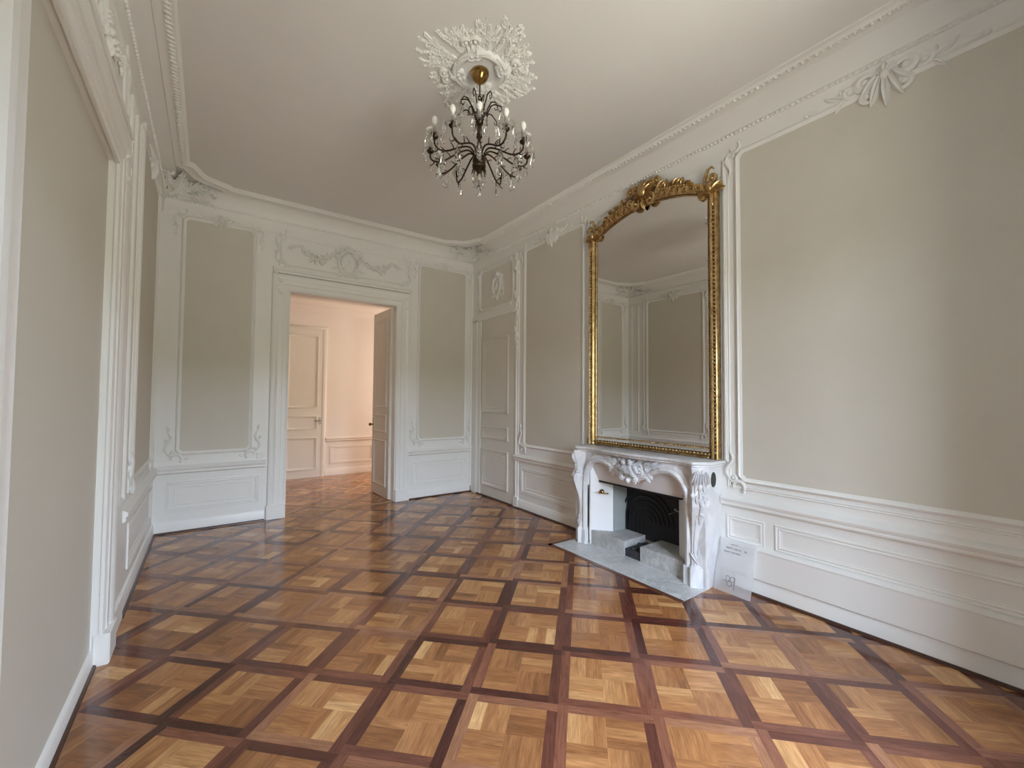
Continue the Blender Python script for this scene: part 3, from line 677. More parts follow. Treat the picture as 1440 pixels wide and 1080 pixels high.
for q in range(8):
    k = MB(); rr_ = random.Random(300 + q)
    for j in range(4):
        a = math.radians(45 * q - 17 + 11.5 * j + rr_.uniform(-3, 3)); Rx, Ry = .44, .52
        bound = 1.04 / (abs(math.cos(a)) / Rx + abs(math.sin(a)) / Ry) * rr_.uniform(.84, 1.0)
        L = max(.09, bound - .18); cu_ = rr_.choice((-1, 1)) * rr_.uniform(.6, 1.5)
        x0_, y0_ = ru + .18 * math.cos(a), rv_ + .18 * math.sin(a)
        sprig(k, x0_, y0_, a - cu_ * .5, L * 1.05, .62, 0, 500 + 10 * q + j, cu_)
        # side twigs
        for t, d in ((.35, 1), (.55, -1), (.78, 1)):
            if L * t > .06: sprig(k, x0_ + L * t * math.cos(a), y0_ + L * t * math.sin(a), a + d * rr_.uniform(.7, 1.2), rr_.uniform(.06, .11), .5, 0, 900 + 40 * q + 8 * j + int(t * 10), -d * .8)
    k.build('foliage_spray', M_PLASTER, rose, None, org, 50)

# ------------------------------------------------------------------ chandelier
CXY = (1.53, 2.56)
ch = empty('chandelier', 'crystal chandelier with twelve dark bronze candle arms hanging from the ceiling rose', 'chandelier', None, (CXY[0], CXY[1], 3.10))
OC = (CXY[0], CXY[1], 3.10)
def P(r, a, z): return (CXY[0] + r * math.cos(a), CXY[1] + r * math.sin(a), z)
k = MB(); k.lathe([(.062, 3.858), (.066, 3.845), (.065, 3.825), (.056, 3.800), (.038, 3.778), (.016, 3.764), (.008, 3.755), (.004, 3.752)], (CXY[0], CXY[1], 0), 24); x = k.build('ceiling_canopy', M_BRASS, ch, None, OC); x['label'] = 'polished brass bowl canopy'
k = MB(); k.tube([P(0, 0, 3.76), P(0, 0, 3.665)], .005, 8)
k.tube([(CXY[0] + .013 * math.cos(t), CXY[1], 3.655 + .016 * math.sin(t)) for t in [2 * PI * i / 14 for i in range(15)]], .004, 6, False)
k.tube([(CXY[0], CXY[1] + .011 * math.cos(t), 3.628 + .018 * math.sin(t)) for t in [2 * PI * i / 14 for i in range(15)]], .004, 6, False); k.tube([P(0, 0, 3.61), P(0, 0, 3.54)], .007, 8)
k.build('hanging_rod', M_BRONZE, ch, None, OC)
k = MB(); k.lathe([(.006, 3.56), (.030, 3.545), (.040, 3.525), (.028, 3.505), (.012, 3.49), (.012, 3.45), (.024, 3.43), (.034, 3.40), (.024, 3.37), (.012, 3.35), (.016, 3.31), (.032, 3.285), (.040, 3.26), (.026, 3.235), (.014, 3.225)], (CXY[0], CXY[1], 0), 14); x = k.build('glass_baluster', M_CRYSTAL, ch, None, OC, 25); x['label'] = 'clear cut-glass column'
k = MB(); k.lathe([(.010, 3.54), (.010, 3.235), (.03, 3.232), (.046, 3.215), (.048, 3.185), (.040, 3.170), (.050, 3.160), (.046, 3.140), (.022, 3.125), (.012, 3.105), (.004, 3.10)], (CXY[0], CXY[1], 0), 20)
for j in range(10):
    a = 2 * PI * j / 10; k.tube([P(.030, a, 3.155), P(.045, a, 3.125), P(.052, a, 3.095)], [.007, .005, .002], 6)
k.build('hub', M_BRONZE, ch, None, OC)
def drop_mesh(name, L, Wd, flat=.6):
    b = MB(); prof = [(.08, 0), (.22, -.10), (.5, -.34), (.85, -.60), (1., -.76), (.86, -.90), (.45, -.98), (.05, -1.)]
    rings = [[(Wd * r * math.cos(2 * PI * q / 8), Wd * flat * r * math.sin(2 * PI * q / 8), L * h - .010) for q in range(8)] for r, h in prof]
    b.loft(rings); b.tube([(0, 0, 0), (0, 0, -.014)], .0015, 4)
    o = b.build(name, M_CRYSTAL, None, None, (0, 0, 0), 0); return o
proto_drop = drop_mesh('crystal_drop', .080, .0165); proto_big = drop_mesh('crystal_pendant', .100, .023, .8)
NDROP = [0]
used = {'crystal_drop': False, 'crystal_pendant': False}
def hang(pr, loc, parent, rot):
    base = pr.name.split('.')[0]
    o = pr if not used[base] else pr.copy()
    if used[base]: C.objects.link(o)
    used[base] = True
    o.parent = parent; o.location = Vector(loc) - Vector(OC); o.rotation_euler = (0, 0, rot); NDROP[0] += 1
    return o
# crown of curled stems at the top
for j in range(12):
    a = 2 * PI * (j + .3) / 12; k = MB(); R = .130 if j % 2 else .165; top = 3.64 if j % 2 else 3.58
    pts = [P(.018, a, 3.46), P(.035, a, 3.50), P(.06, a, top - .05), P(.085, a, top), P(.115, a, top + .008), P(R, a, top - .018), P(R + .004, a, top - .045), P(R - .016, a, top - .052), P(R - .022, a, top - .035)]
    k.tube(pts, [.0055, .005, .005, .005, .0045, .004, .0035, .003, .0025], 6)
    s_ = k.build('crown_stem', M_BRONZE, ch, None, OC, 60)
    if j % 2 == 0: hang(proto_drop, P(R - .005, a, top - .05), s_, a)
# twelve candle arms
A0 = math.atan2(-CXY[1], -CXY[0])
for j in range(12):
    a = A0 + 2 * PI * j / 12; hi = j % 2 == 0
    R = .345; zc = 3.245
    k = MB()
    ctl = [(.035, 3.20), (.045, 3.245), (.075, 3.268), (.12, 3.258), (.18, 3.225), (.235, 3.190), (.285, 3.172), (.325, 3.178), (.345, 3.20), (.345, 3.235)]
    # Catmull-Rom through the control points
    pts = []
    for i in range(len(ctl) - 1):
        p0, p1, p2, p3 = [ctl[min(max(i + q, 0), len(ctl) - 1)] for q in (-1, 0, 1, 2)]
        for t in (0, .5):
            f_ = lambda A, B, C_, D: .5 * (2 * B + (C_ - A) * t + (2 * A - 5 * B + 4 * C_ - D) * t * t + (3 * B - A - 3 * C_ + D) * t ** 3)
            pts.append((f_(p0[0], p1[0], p2[0], p3[0]), f_(p0[1], p1[1], p2[1], p3[1])))
    pts.append(ctl[-1])
    k.tube([P(r, a, z) for r, z in pts], .0062, 7)
    for (r, z, dz, da) in ((.20, 3.21, .03, .06), (.27, 3.176, .028, -.05), (.27, 3.176, -.03, .05), (.315, 3.175, -.028, -.04), (.13, 3.256, .028, -.08)):
        k.tube([P(r, a, z), P(r + .012, a + da * .6, z + dz * .6), P(r + .030, a + da, z + dz), P(r + .034, a + da * 1.2, z + dz * .55)], [.0045, .004, .003, .0015], 5)
    k.lathe([(.006, 3.228), (.020, 3.236), (.026, 3.248), (.020, 3.252), (.012, 3.258), (.012, 3.27)], P(R, a, 0), 12)
    arm = k.build('arm', M_BRONZE, ch, None, OC, 60)
    k = MB(); k.lathe([(.012, 3.252), (.036, 3.254), (.054, 3.268), (.060, 3.282), (.055, 3.277), (.034, 3.260), (.012, 3.257)], P(R, a, 0), 14); k.build('drip_pan', M_CRYSTAL, arm, None, OC, 25)
    k = MB(); k.lathe([(.0105, 3.258), (.0115, 3.262), (.0115, 3.325), (.009, 3.33)], P(R, a, 0), 10); k.build('candle_sleeve', M_CANDLE, arm, None, OC)
    k = MB(); k.lathe([(.008, 3.329), (.014, 3.336), (.020, 3.350), (.0205, 3.362), (.017, 3.374), (.009, 3.384), (.002, 3.388)], P(R, a, 0), 12); k.build('candle_bulb', M_BULB, arm, None, OC)
    for q in range(4):
        b_ = a + PI / 4 + q * PI / 2
        c_ = P(R, a, 0); hang(proto_drop, (c_[0] + .056 * math.cos(b_), c_[1] + .056 * math.sin(b_), 3.276), arm, b_)
    hang(proto_big, P(.285, a, 3.166), arm, a)
    if hi: hang(proto_big, P(.16, a, 3.228), arm, a)
k = MB(); k.lathe([(.004, 3.10), (.012, 3.085), (.026, 3.06), (.030, 3.04), (.020, 3.018), (.004, 3.005)], (CXY[0], CXY[1], 0), 10); k.build('ball_finial', M_CRYSTAL, ch, None, OC, 20)

# ------------------------------------------------------------------ gilt mirror (u = -Y on the right wall)
UC = -2.57; mo = (UC, 1.0, 0)
def arch(uh, v0, vc, R, n=18, ear=0.):
    """outline: rectangle up to the shoulders closed by an arc of radius R whose crown is at vc"""
    vs = vc - (R - math.sqrt(R * R - uh * uh))
    out = [(UC - uh, v0), (UC + uh, v0)]
    am = math.asin(uh / R)
    for i in range(n + 1):
        a = am - 2 * am * i / n; out.append((UC + R * math.sin(a), vc - R + R * math.cos(a)))
    return out
gi = MB(); path = arch(.735, 1.005, 3.49, 1.50)
prof = [(0, .01), (0, .045), (.006, .060), (.016, .066), (.024, .058), (.030, .050), (.040, .048), (.050, .058), (.060, .060), (.070, .050), (.078, .034), (.086, .030), (.092, .036), (.098, .030), (.100, .014)]
gi.sweep(path[1:] + path[:1], prof, False); gi.bbox((UC - .64, 1.003, .01), (UC + .64, 1.020, .050), .006); gi.bbox((UC - .64, 1.016, .01), (UC + .64, 1.040, .034), .008)
mir = tag(gi.build('mirror', M_GOLD, None, W_RIGHT, mo), 'tall arched mirror in a carved gilt frame standing on the marble mantelpiece', 'mirror')
k = MB(); k.plate(arch(.645, 1.05, 3.40, 1.40), .006, .022); k.build('mirror_glass', M_MIRROR, mir, None, mo, 0)
k = MB(); k.plate(arch(.72, 1.01, 3.47, 1.50), .0005, .006); k.build('back_board', M_SHOE, mir, None, mo, 0)
# beading
k = MB()
def along(path, step):
    out = []; n = len(path)
    for i in range(n):
        p, q = Vector(path[i]), Vector(path[(i + 1) % n]); L = (q - p).length; m = max(1, round(L / step))
        for j in range(m): out.append((*(p + (q - p) * ((j + .5) / m)), math.atan2(q.y - p.y, q.x - p.x)))
    return out
for u, v, a in along(arch(.703, 1.04, 3.458, 1.468), .034)[1:]: k.ell((u, v, .052), (.012, .012, .014), 6, 4, a)
k.build('outer_beading', M_GOLD, mir, None, mo, 60); k = MB()
for u, v, a in along(arch(.660, 1.085, 3.415, 1.425), .024): k.ell((u, v, .036), (.009, .009, .010), 6, 4, a)
k.build('inner_beading', M_GOLD, mir, None, mo, 60)
k = MB(); k.sweep(path[1:] + path[:1], [(.024, .0525), (.0485, .0515)], False); k.sweep(path[1:] + path[:1], [(.078, .0360), (.090, .0330)], False); k.build('channel_shade', M_GOLDD, mir, None, mo, 0)  # dark strips put the recess shade into the frame's colour
# ears at the shoulders
for dd in (-1, 1):
    k = MB(); cu, cv = UC + dd * .675, 3.30
    for j in range(6): k.leaf(cu, cv - .06, PI / 2 + math.radians((j - 2.5) * 26), .13, .05, .045, .035, .2 * (j - 2.5))
    k.spiral(cu - dd * .01, cv + .05, PI / 2 + dd * .4, .034, -dd, 1.3, .018, .045); k.spiral(cu - dd * .05, cv - .04, -PI / 2, .030, -dd, 1.2, .016, .03)
    k.spiral(cu + dd * .05, cv + .0, -PI / 2, .024, dd, 1.2, .014, .04)
    k.leaf(cu + dd * .03, cv - .05, -PI / 2, .13, .06, .04, .04); k.ell((cu, cv, .06), (.03, .05, .03))
    pts = [(cu - dd * .055, cv + .06, .05), (cu - dd * .035, cv + .10, .06), (cu - dd * .01, cv + .15, .065), (cu + dd * .02, cv + .165, .06), (cu + dd * .035, cv + .145, .055)]
    k.tube(pts, [.012, .016, .014, .010, .006], 7)
    k.build('shoulder_ornament', M_GOLD, mir, None, mo, 50)
# crest
k = MB(); cv = 3.50
for j in range(9): k.leaf(UC, cv - .02, PI / 2 + math.radians((j - 4) * 19), .17 - .010 * abs(j - 4), .05, .055, .045, .18 * (j - 4))
k.ell((UC, cv + .03, .075), (.05, .065, .04), 12, 6)
for dd in (-1, 1):
    k.spiral(UC + dd * .05, cv - .02, math.radians(90 - dd * 60), .055, -dd, 1.35, .022, .05); k.spiral(UC + dd * .05, cv + .10, math.radians(90 - dd * 30), .040, -dd, 1.3, .018, .05)
    k.spiral(UC + dd * .16, cv + .03, math.radians(90 - dd * 75), .042, dd, 1.3, .018, .05); k.spiral(UC + dd * .14, cv - .07, math.radians(90 - dd * 110), .035, dd, 1.2, .016, .055)
    k.spiral(UC + dd * .26, cv - .01, math.radians(90 - dd * 80), .034, -dd, 1.3, .015, .05)
    for j in range(12):
        x = .16 + .028 * j; vv = cv - .01 - x * x / 2.9
        k.leaf(UC + dd * x, vv, math.radians(90 - dd * (90 - (60 if j % 3 == 0 else 20 if j % 3 == 1 else -30))), .095 - .003 * j, .030, .030, .052, dd * (.8 if j % 2 else -.6))
        k.ell((UC + dd * x, vv - .01, .065), (.013, .013, .014), 6, 4)
    k.tube([(UC + dd * x, cv + .035 + .02 * math.sin(x * 20) - x * x / 2.6, .06) for x in [.08 + .03 * i for i in range(11)]], [.010] * 6 + [.008, .007, .006, .005, .004], 6)
k.leaf(UC, cv - .05, -PI / 2, .09, .06, .04, .05)
k.build('crest', M_GOLD, mir, None, mo, 50)
k = MB()
for j in range(-9, 10):
    if abs(j) < 2: continue
    u = UC + j * .066; v = 3.444 - (j * .066) ** 2 / 2.94
    k = MB(); k.leaf(u, v - .030, math.atan2(1, 0) + (-.25 if j > 0 else .25), .066, .046, .024, .050); k.build('frieze_leaf', M_GOLD, mir, None, mo, 50)


# ------------------------------------------------------------------ fireplace (world coordinates)
XF, YC = 3.215, 2.57
fp = empty('fireplace', 'veined white marble fireplace with carved legs and a serpentine shelf under the gilt mirror', 'fireplace', None, (3.34, YC, 0))
FO = (3.34, YC, 0)
half = [(.565, 0), (.565, .60), (.560, .68), (.545, .745), (.520, .795), (.485, .835), (.440, .858), (.390, .868), (.330, .862), (.270, .843), (.210, .812), (.150, .780), (.090, .756), (.045, .744), (0, .740)]
curve = half + [(-a, b) for a, b in half[-2::-1]]                       # from +Y side to -Y side
# the front wall of the mantel: columns of quads between the curve and the shelf
k = MB()
ys = []; top = .955
prev = None; n = len(curve)
for x0, x1 in ((XF, XF + .035),):
    vs = []; fs = []
    for (dy, z) in curve: vs += [(x0, YC + dy, z), (x0, YC + dy, top), (x1, YC + dy, z), (x1, YC + dy, top)]
    for i in range(n - 1):
        a, b = 4 * i, 4 * i + 4
        fs += [(a, b, b + 1, a + 1), (a + 2, a + 3, b + 3, b + 2), (a, a + 2, b + 2, b)]
    k.add(vs, fs)
for sg in (-1, 1):
    k.box((XF, YC + sg * .565, 0), (XR - .002, YC + sg * .725, top))
k.box((XF + .03, YC - .70, .87), (XR - .002, YC + .70, top))
k.build('mantel_body', M_MARBLE, fp, None, FO, 25)
# bolection moulding round the opening: wall-like coords u = -Y, v = Z, w = -X
W_FP = frame((XF, 0, 0), (0, -1, 0), (0, 0, 1), (-1, 0, 0))
def on_front(mb): mb.v = [(XF - w, -u, v) for u, v, w in mb.v]; return mb
k = MB(); path = [(-(YC + dy), z) for dy, z in curve]
k.sweep(path, [(-.010, 0), (-.010, .016), (.004, .030), (.020, .034), (.034, .026), (.040, .016), (.056, .018), (.066, .012), (.070, 0)], False)
for sg in (-1, 1): k.bbox((-YC + sg * .565 - .045 * (1 if sg > 0 else -1) * 0 - (.012 if sg < 0 else .075 - .0) + (0 if sg < 0 else 0), 0, 0), (-YC + sg * .565 + (.075 if sg < 0 else .012), .15, .040), .005) if False else None
k.bbox((-YC - .64, 0, 0), (-YC - .55, .15, .038), .005); k.bbox((-YC + .55, 0, 0), (-YC + .64, .15, .038), .005)
on_front(k).build('opening_moulding', M_MARBLE, fp, None, FO, 40)
# carved acanthus shell in the middle of the frieze
k = MB(); u0 = -YC
for ring_, (L, Wd, n_, H) in enumerate(((.165, .040, 17, .035), (.125, .036, 15, .055), (.090, .032, 12, .070), (.055, .028, 8, .080))):
    for j in range(n_):
        a = -PI / 2 + (j - (n_ - 1) / 2) * math.radians(232 / n_); k.leaf(u0, .87, a, L, Wd, H, .004, .35 * (1 if j > n_ / 2 else -1))
for j in range(7): k.leaf(u0, .86, PI / 2 + (j - 3) * math.radians(24), .085, .032, .05, .004, .2 * (j - 3))
for j in range(5): k.leaf(u0 + (j - 2) * .012, .90, -PI / 2 + (j - 2) * .22, .12, .026, .10, .004, .25 * (j - 2))
for sg in (-1, 1):
    k.spiral(u0 + sg * .02, .93, math.radians(90 - sg * 60), .020, -sg, 1.3, .013, .06); k.leaf(u0 + sg * .05, .90, -PI / 2 + sg * .9, .13, .034, .075, .004, -sg * .9); k.leaf(u0 + sg * .03, .86, -PI / 2 + sg * .45, .12, .032, .085, .004, sg * .7)
    k.spiral(u0 + sg * .19, .905, math.radians(90 - sg * 70), .022, -sg, 1.3, .012, .01); k.spiral(u0 + sg * .17, .845, math.radians(90 - sg * 115), .022, sg, 1.3, .012, .015)
for sg in (-1, 1):
    k.spiral(u0 + sg * .11, .90, math.radians(90 - sg * 90), .034, sg * -1, 1.3, .018, .01); k.spiral(u0 + sg * .10, .80, math.radians(90 - sg * 120), .034, sg, 1.3, .018, .02)
    k.spiral(u0 + sg * .045, .765, -PI / 2, .024, sg, 1.2, .015, .03)
    for (x, v, a, L, cr) in ((.12, .88, 8, .16, .5), (.12, .85, -30, .14, -.6), (.15, .90, 35, .09, -.9), (.17, .89, -5, .15, .6), (.18, .87, -40, .11, -.7), (.21, .90, 20, .11, .5), (.24, .885, -20, .11, .4), (.10, .91, 60, .07, -.5), (.16, .84, -15, .10, .6), (.28, .89, 5, .09, -.5)):
        k.leaf(u0 + sg * x, v, math.radians(90 - sg * (90 - a)), L, .036, .034, .004, sg * cr)
k.ell((u0, .745, .04), (.022, .03, .03), 8, 5)
on_front(k).build('carved_shell', M_MARBLE, fp, None, FO, 50)
# sunk border lines of the frieze
for sg in (-1, 1):
    k = MB(); pth = [(u0 + sg * dy, z + .062) for dy, z in half if dy < .44 and dy > .19][::-1]
    k.tube([(u, min(v, .925), .004) for u, v in pth] + [(u0 + sg * .50, .905, .004), (u0 + sg * .55, .86, .004), (u0 + sg * .585, .79, .004)], .006, 6)
    on_front(k).build('frieze_bead', M_MARBLE, fp, None, FO, 60)
# splayed console legs
LEG = [(0, .012, .145), (.150, .012, .145), (.158, .004, .130), (.175, -.012, .112), (.25, -.020, .104), (.34, -.020, .102), (.44, -.008, .106), (.52, .014, .114), (.59, .038, .124), (.645, .054, .130), (.685, .056, .132), (.705, .048, .128), (.715, .030, .118), (.725, .032, .134), (.738, .030, .134), (.750, .020, .112), (.80, .020, .110), (.86, .032, .116), (.91, .046, .126), (.945, .052, .134), (.957, .050, .132)]
for sg in (-1, 1):
    cx, cy = 3.207, YC + sg * .678; nv = Vector((-math.sqrt(.5), sg * math.sqrt(.5), 0)); tv = Vector((-nv.y, nv.x, 0)) * sg
    k = MB(); rings = []
    for z, o_, w_ in LEG:
        b = w_ / 2; c = Vector((cx, cy, z))
        rings.append([c + nv * (o_ - .006) + tv * b, c + nv * o_ + tv * (b - .010), c + nv * o_ - tv * (b - .010), c + nv * (o_ - .006) - tv * b, c - nv * .10 - tv * b, c - nv * .10 + tv * b])
    k.loft(rings)
    leg = k.build('carved_leg', M_MARBLE, fp, None, FO, 35)
    # carving: local plane (u along tv, v up) pushed out to the leg's face
    def off(z):
        for i in range(len(LEG) - 1):
            if LEG[i][0] <= z <= LEG[i + 1][0]:
                t = (z - LEG[i][0]) / max(1e-6, LEG[i + 1][0] - LEG[i][0]); return LEG[i][1] + t * (LEG[i + 1][1] - LEG[i][1])
        return LEG[-1][1]
    def carve(name, mb):
        mb.v = [tuple(Vector((cx, cy, v)) + tv * u + nv * (off(v) - .002 + w)) for u, v, w in mb.v]; mb.build(name, M_MARBLE, leg, None, FO, 50)
    c_ = MB()
    for j in range(5): c_.leaf(0, .175, PI / 2 + math.radians((j - 2) * 15), .145 - .016 * abs(j - 2), .040, .032, 0, .12 * (j - 2))
    carve('acanthus_base', c_)
    c_ = MB()
    for j in range(7): c_.leaf((j - 3) * .013, .925, -PI / 2 + math.radians((j - 3) * 7), .16 - .018 * abs(j - 3), .030, .036, 0, -.10 * (j - 3))
    for dd in (-1, 1):
        c_.spiral(dd * .010, .935, math.radians(90 - dd * 90), .014, -dd, 1.2, .012); c_.leaf(dd * .03, .85, -PI / 2 - dd * .05, .11, .032, .026, 0, dd * .3); c_.leaf(dd * .02, .735, -PI / 2 + dd * .5, .07, .03, .022, 0, -dd * .9)
    c_.ell((0, .80, .015), (.020, .035, .02)); c_.leaf(0, .78, -PI / 2, .12, .035, .03); c_.ell((0, .68, .012), (.016, .03, .014)); c_.leaf(0, .66, -PI / 2, .08, .03, .022); c_.ell((0, .59, .012), (.016, .022, .014)); c_.leaf(0, .58, -PI / 2, .09, .022, .018)
    c_.tube([(-.03, .76, .008), (.02, .70, .012), (-.015, .64, .010), (.012, .58, .008)], [.006, .008, .007, .005], 6)
    c_.spiral(.03, .56, PI / 2, .022, 1, 1.2, .009); c_.spiral(-.03, .56, PI / 2, .022, -1, 1.2, .009)
    carve('acanthus_capital', c_)
    for sd in (-1, 1):
        c_ = MB(); c_.tube([(sd * .036, .17, .004), (sd * .036, .30, .004), (sd * .033, .42, .004), (sd * .028, .50, .005), (sd * .034, .54, .006)], .005, 5); carve('edge_bead', c_)
# serpentine shelf
out = []
def sx(dy):
    d_ = abs(dy)
    if d_ < .30: return 3.125 + .018 * (d_ / .30) ** 2
    if d_ < .33: return 3.143 + .010 * (d_ - .30) / .03
    if d_ < .60: return 3.153 + .020 * math.sin(PI * (d_ - .33) / .27)
    return 3.153 - .012 * min(1, (d_ - .60) / .03)
N = 60
pl = [(XR - .002, YC - .765), (3.27, YC - .765), (3.235, YC - .755), (3.165, YC - .690)] + [(sx(-.66 + 1.32 * i / N), YC - .66 + 1.32 * i / N) for i in range(N + 1)] + [(3.165, YC + .690), (3.235, YC + .755), (3.27, YC + .765), (XR - .002, YC + .765)]
def inset(p, d_):
    n = len(p); o = []
    for i in range(n):
        a = (Vector(p[i]) - Vector(p[i - 1])).normalized(); b = (Vector(p[(i + 1) % n]) - Vector(p[i])).normalized()
        na, nb = Vector((-a.y, a.x)), Vector((-b.y, b.x)); m = (na + nb) / max(1 + na.dot(nb), .5)
        o.append((p[i][0] - m.x * d_, p[i][1] - m.y * d_))
    return o
area = sum(pl[i][0] * pl[(i + 1) % len(pl)][1] - pl[(i + 1) % len(pl)][0] * pl[i][1] for i in range(len(pl)))
sgn = -1 if area > 0 else 1
k = MB(); k.loft([[(min(x, XR - .002), y, z) for x, y in inset(pl, sgn * d_)] for d_, z in ((.024, .955), (.018, .960), (.020, .966), (.006, .974), (0, .982), (0, .990), (.005, .998), (.012, 1.0))])
k.build('mantel_shelf', M_MARBLE, fp, None, FO, 30)
# firebox
k = MB()
XB = 3.60
def slab(p, q, z0, z1, t=.02):       # upright slab between plan points, thickness away from the opening
    a = (Vector(q) - Vector(p)).normalized(); nn = Vector((a.y, -a.x)) * t
    if (nn.y > 0) != (p[1] > YC): nn = -nn
    k.loft([[(p[0], p[1], z), (q[0], q[1], z), (q[0] + nn.x, q[1] + nn.y, z), (p[0] + nn.x, p[1] + nn.y, z)] for z in (z0, z1)])
for sg in (1, -1):
    k = MB(); slab((XF + .03, YC + sg * .545), (3.40, YC + sg * .375), 0, .86)
    x = k.build('firebox_side_panel', M_TILE, fp, None, FO, 25); x['label'] = 'white splayed side panel of the firebox'
for sg in (1, -1):
    k = MB(); slab((3.40, YC + sg * .375), (XB, YC + sg * .36), 0, .72); k.build('firebox_lining', M_SLATE, fp, None, FO, 25)
# sloping hood plate under the arch with its iron bar
k = MB(); k.loft([[(XF + .020, YC + s_ * .556, .875) for s_ in (1, -1)] + [(XF + .032, YC + s_ * .556, .875) for s_ in (-1, 1)], [(3.30, YC + s_ * .468, .655) for s_ in (1, -1)] + [(3.312, YC + s_ * .468, .655) for s_ in (-1, 1)]])
k.build('hood_plate', M_HOOD, fp, None, FO, 25)
k = MB(); k.box((3.292, YC - .468, .640), (3.325, YC + .468, .656)); k.build('lintel_bar', M_IRON, fp, None, FO, 0)
k = MB(); k.box((3.315, YC - .47, .66), (XB + .02, YC + .47, .72)); k.box((XB, YC - .38, 0), (XB + .02, YC + .38, .72)); k.build('firebox_back', M_SOOT, fp, None, FO, 0)
# cast-iron fireback with concentric arches
k = MB(); k.box((XB - .02, YC - .30, .10), (XB - .004, YC + .31, .56))
for j in range(6):
    R = .05 + .05 * j
    k.tube([(XB - .022, YC + .10 + R * math.cos(t), .28 + R * math.sin(t)) for t in [PI * i / 20 for i in range(21)]], .009, 6)
    k.tube([(XB - .022, YC + .10 + R, .28), (XB - .022, YC + .10 + R, .12)], .009, 6)
x = k.build('fireback', M_IRON, fp, None, FO, 40); x['label'] = 'black cast-iron fireback with concentric arches'
# stone hobs and the ash bed between them
for (y0, y1) in ((YC + .11, YC + .535), (YC - .515, YC - .075)):
    k = MB(); xb_ = 3.57; yi, yo = (y0, y1) if y0 > YC else (y1, y0)
    ring = [(XF + .035, yi), (XF + .035, yo), (3.40, yo - .16 * (1 if yo > YC else -1)), (xb_, yo - .175 * (1 if yo > YC else -1)), (xb_, yi)]
    if yi < YC: pass
    k.loft([[(x_, y_, z) for x_, y_ in ring] for z in (0, .137)] + [[(x_ + (.006 if i < 2 else 0), y_, .142) for i, (x_, y_) in enumerate(ring)]])
    k.build('stone_hob', M_STONE, fp, None, FO, 25)
k = MB(); k.box((XF + .05, YC - .075, 0), (3.57, YC + .11, .075)); 
for j in range(22): k.ell((rnd.uniform(3.30, 3.55), YC + rnd.uniform(-.06, .10), .078), (rnd.uniform(.015, .03), rnd.uniform(.015, .03), .014), 6, 4)
k.build('ash_bed', M_ASH, fp, None, FO, 40)
# damper handles
k = MB(); hp = Vector((3.318, YC + .452, .545)); dn_ = Vector((-.6, -.8, 0)).normalized() * -1
nrm = Vector((.175, .17, 0)); nrm = Vector((-.70, -.715, 0)).normalized()
k.lathe([(.020, 0), (.022, .004), (.014, .010), (.009, .016), (.009, .028), (.016, .034), (.017, .044), (.008, .050)], hp, 12, (Vector((0, 0, 1)), nrm.cross(Vector((0, 0, 1))), nrm))
tvec = Vector((.715, -.70, 0)); k.tube([hp + nrm * .04 - tvec * .05 + Vector((0, 0, .005)), hp + nrm * .04 - tvec * .03 + Vector((0, 0, -.012)), hp + nrm * .04 + Vector((0, 0, -.006)), hp + nrm * .04 + tvec * .05 + Vector((0, 0, -.014))], [.004, .006, .007, .006], 7)
k.ell(tuple(hp + nrm * .04 + tvec * .055 + Vector((0, 0, -.014))), (.010, .010, .009))
x = k.build('damper_handle', M_BRASS, fp, None, FO, 50); x['label'] = 'small brass lever on the white side panel'
k = MB(); hp = Vector((3.42, YC - .374, .50)); k.tube([hp, hp + Vector((0, .04, 0)), hp + Vector((-.03, .05, -.012)), hp + Vector((-.09, .05, -.018))], .006, 7); k.ell(tuple(hp + Vector((0, .045, .01))), (.012, .012, .014)); k.build('damper_handle', M_STEEL, fp, None, FO, 50)
# vent in the side return
k = MB(); cyv = YC - .725
k.lathe([(1., .0), (1., .004), (.92, .006), (.86, .003), (.0001, .003)], (3.335, cyv, .85), 28, (Vector((.036, 0, 0)), Vector((0, 0, .062)), Vector((0, -1, 0))))
for j in range(-4, 5):
    hh = .056 * math.sqrt(max(0, 1 - (j / 5.) ** 2)); k.box((3.335 + j * .0066 - .0016, cyv - .006, .85 - hh), (3.335 + j * .0066 + .0016, cyv - .001, .85 + hh))
x = k.build('vent_grille', M_GRILLE, fp, None, FO, 25); x['label'] = 'dark oval vent in the marble side'

# hearth slab with its wooden border
k = MB(); k.box((2.905, 1.838, -.02), (XF + .05, 3.302, .004))
he = tag(k.build('hearth_slab', M_HEARTH, None, None, (3.06, YC, 0), 0), 'grey marble hearth slab set in the parquet before the fireplace', 'hearth')
k = MB(); k.box((2.862, 1.838, -.02), (2.905, 3.345, .003)); k.box((2.862, 3.302, -.02), (3.19, 3.345, .003))
bw = k.build('wood_border', mat('border_wood', (.13, .05, .028), .25), he, None, (3.06, YC, 0), 0); bw['label'] = 'brown wooden border strip'

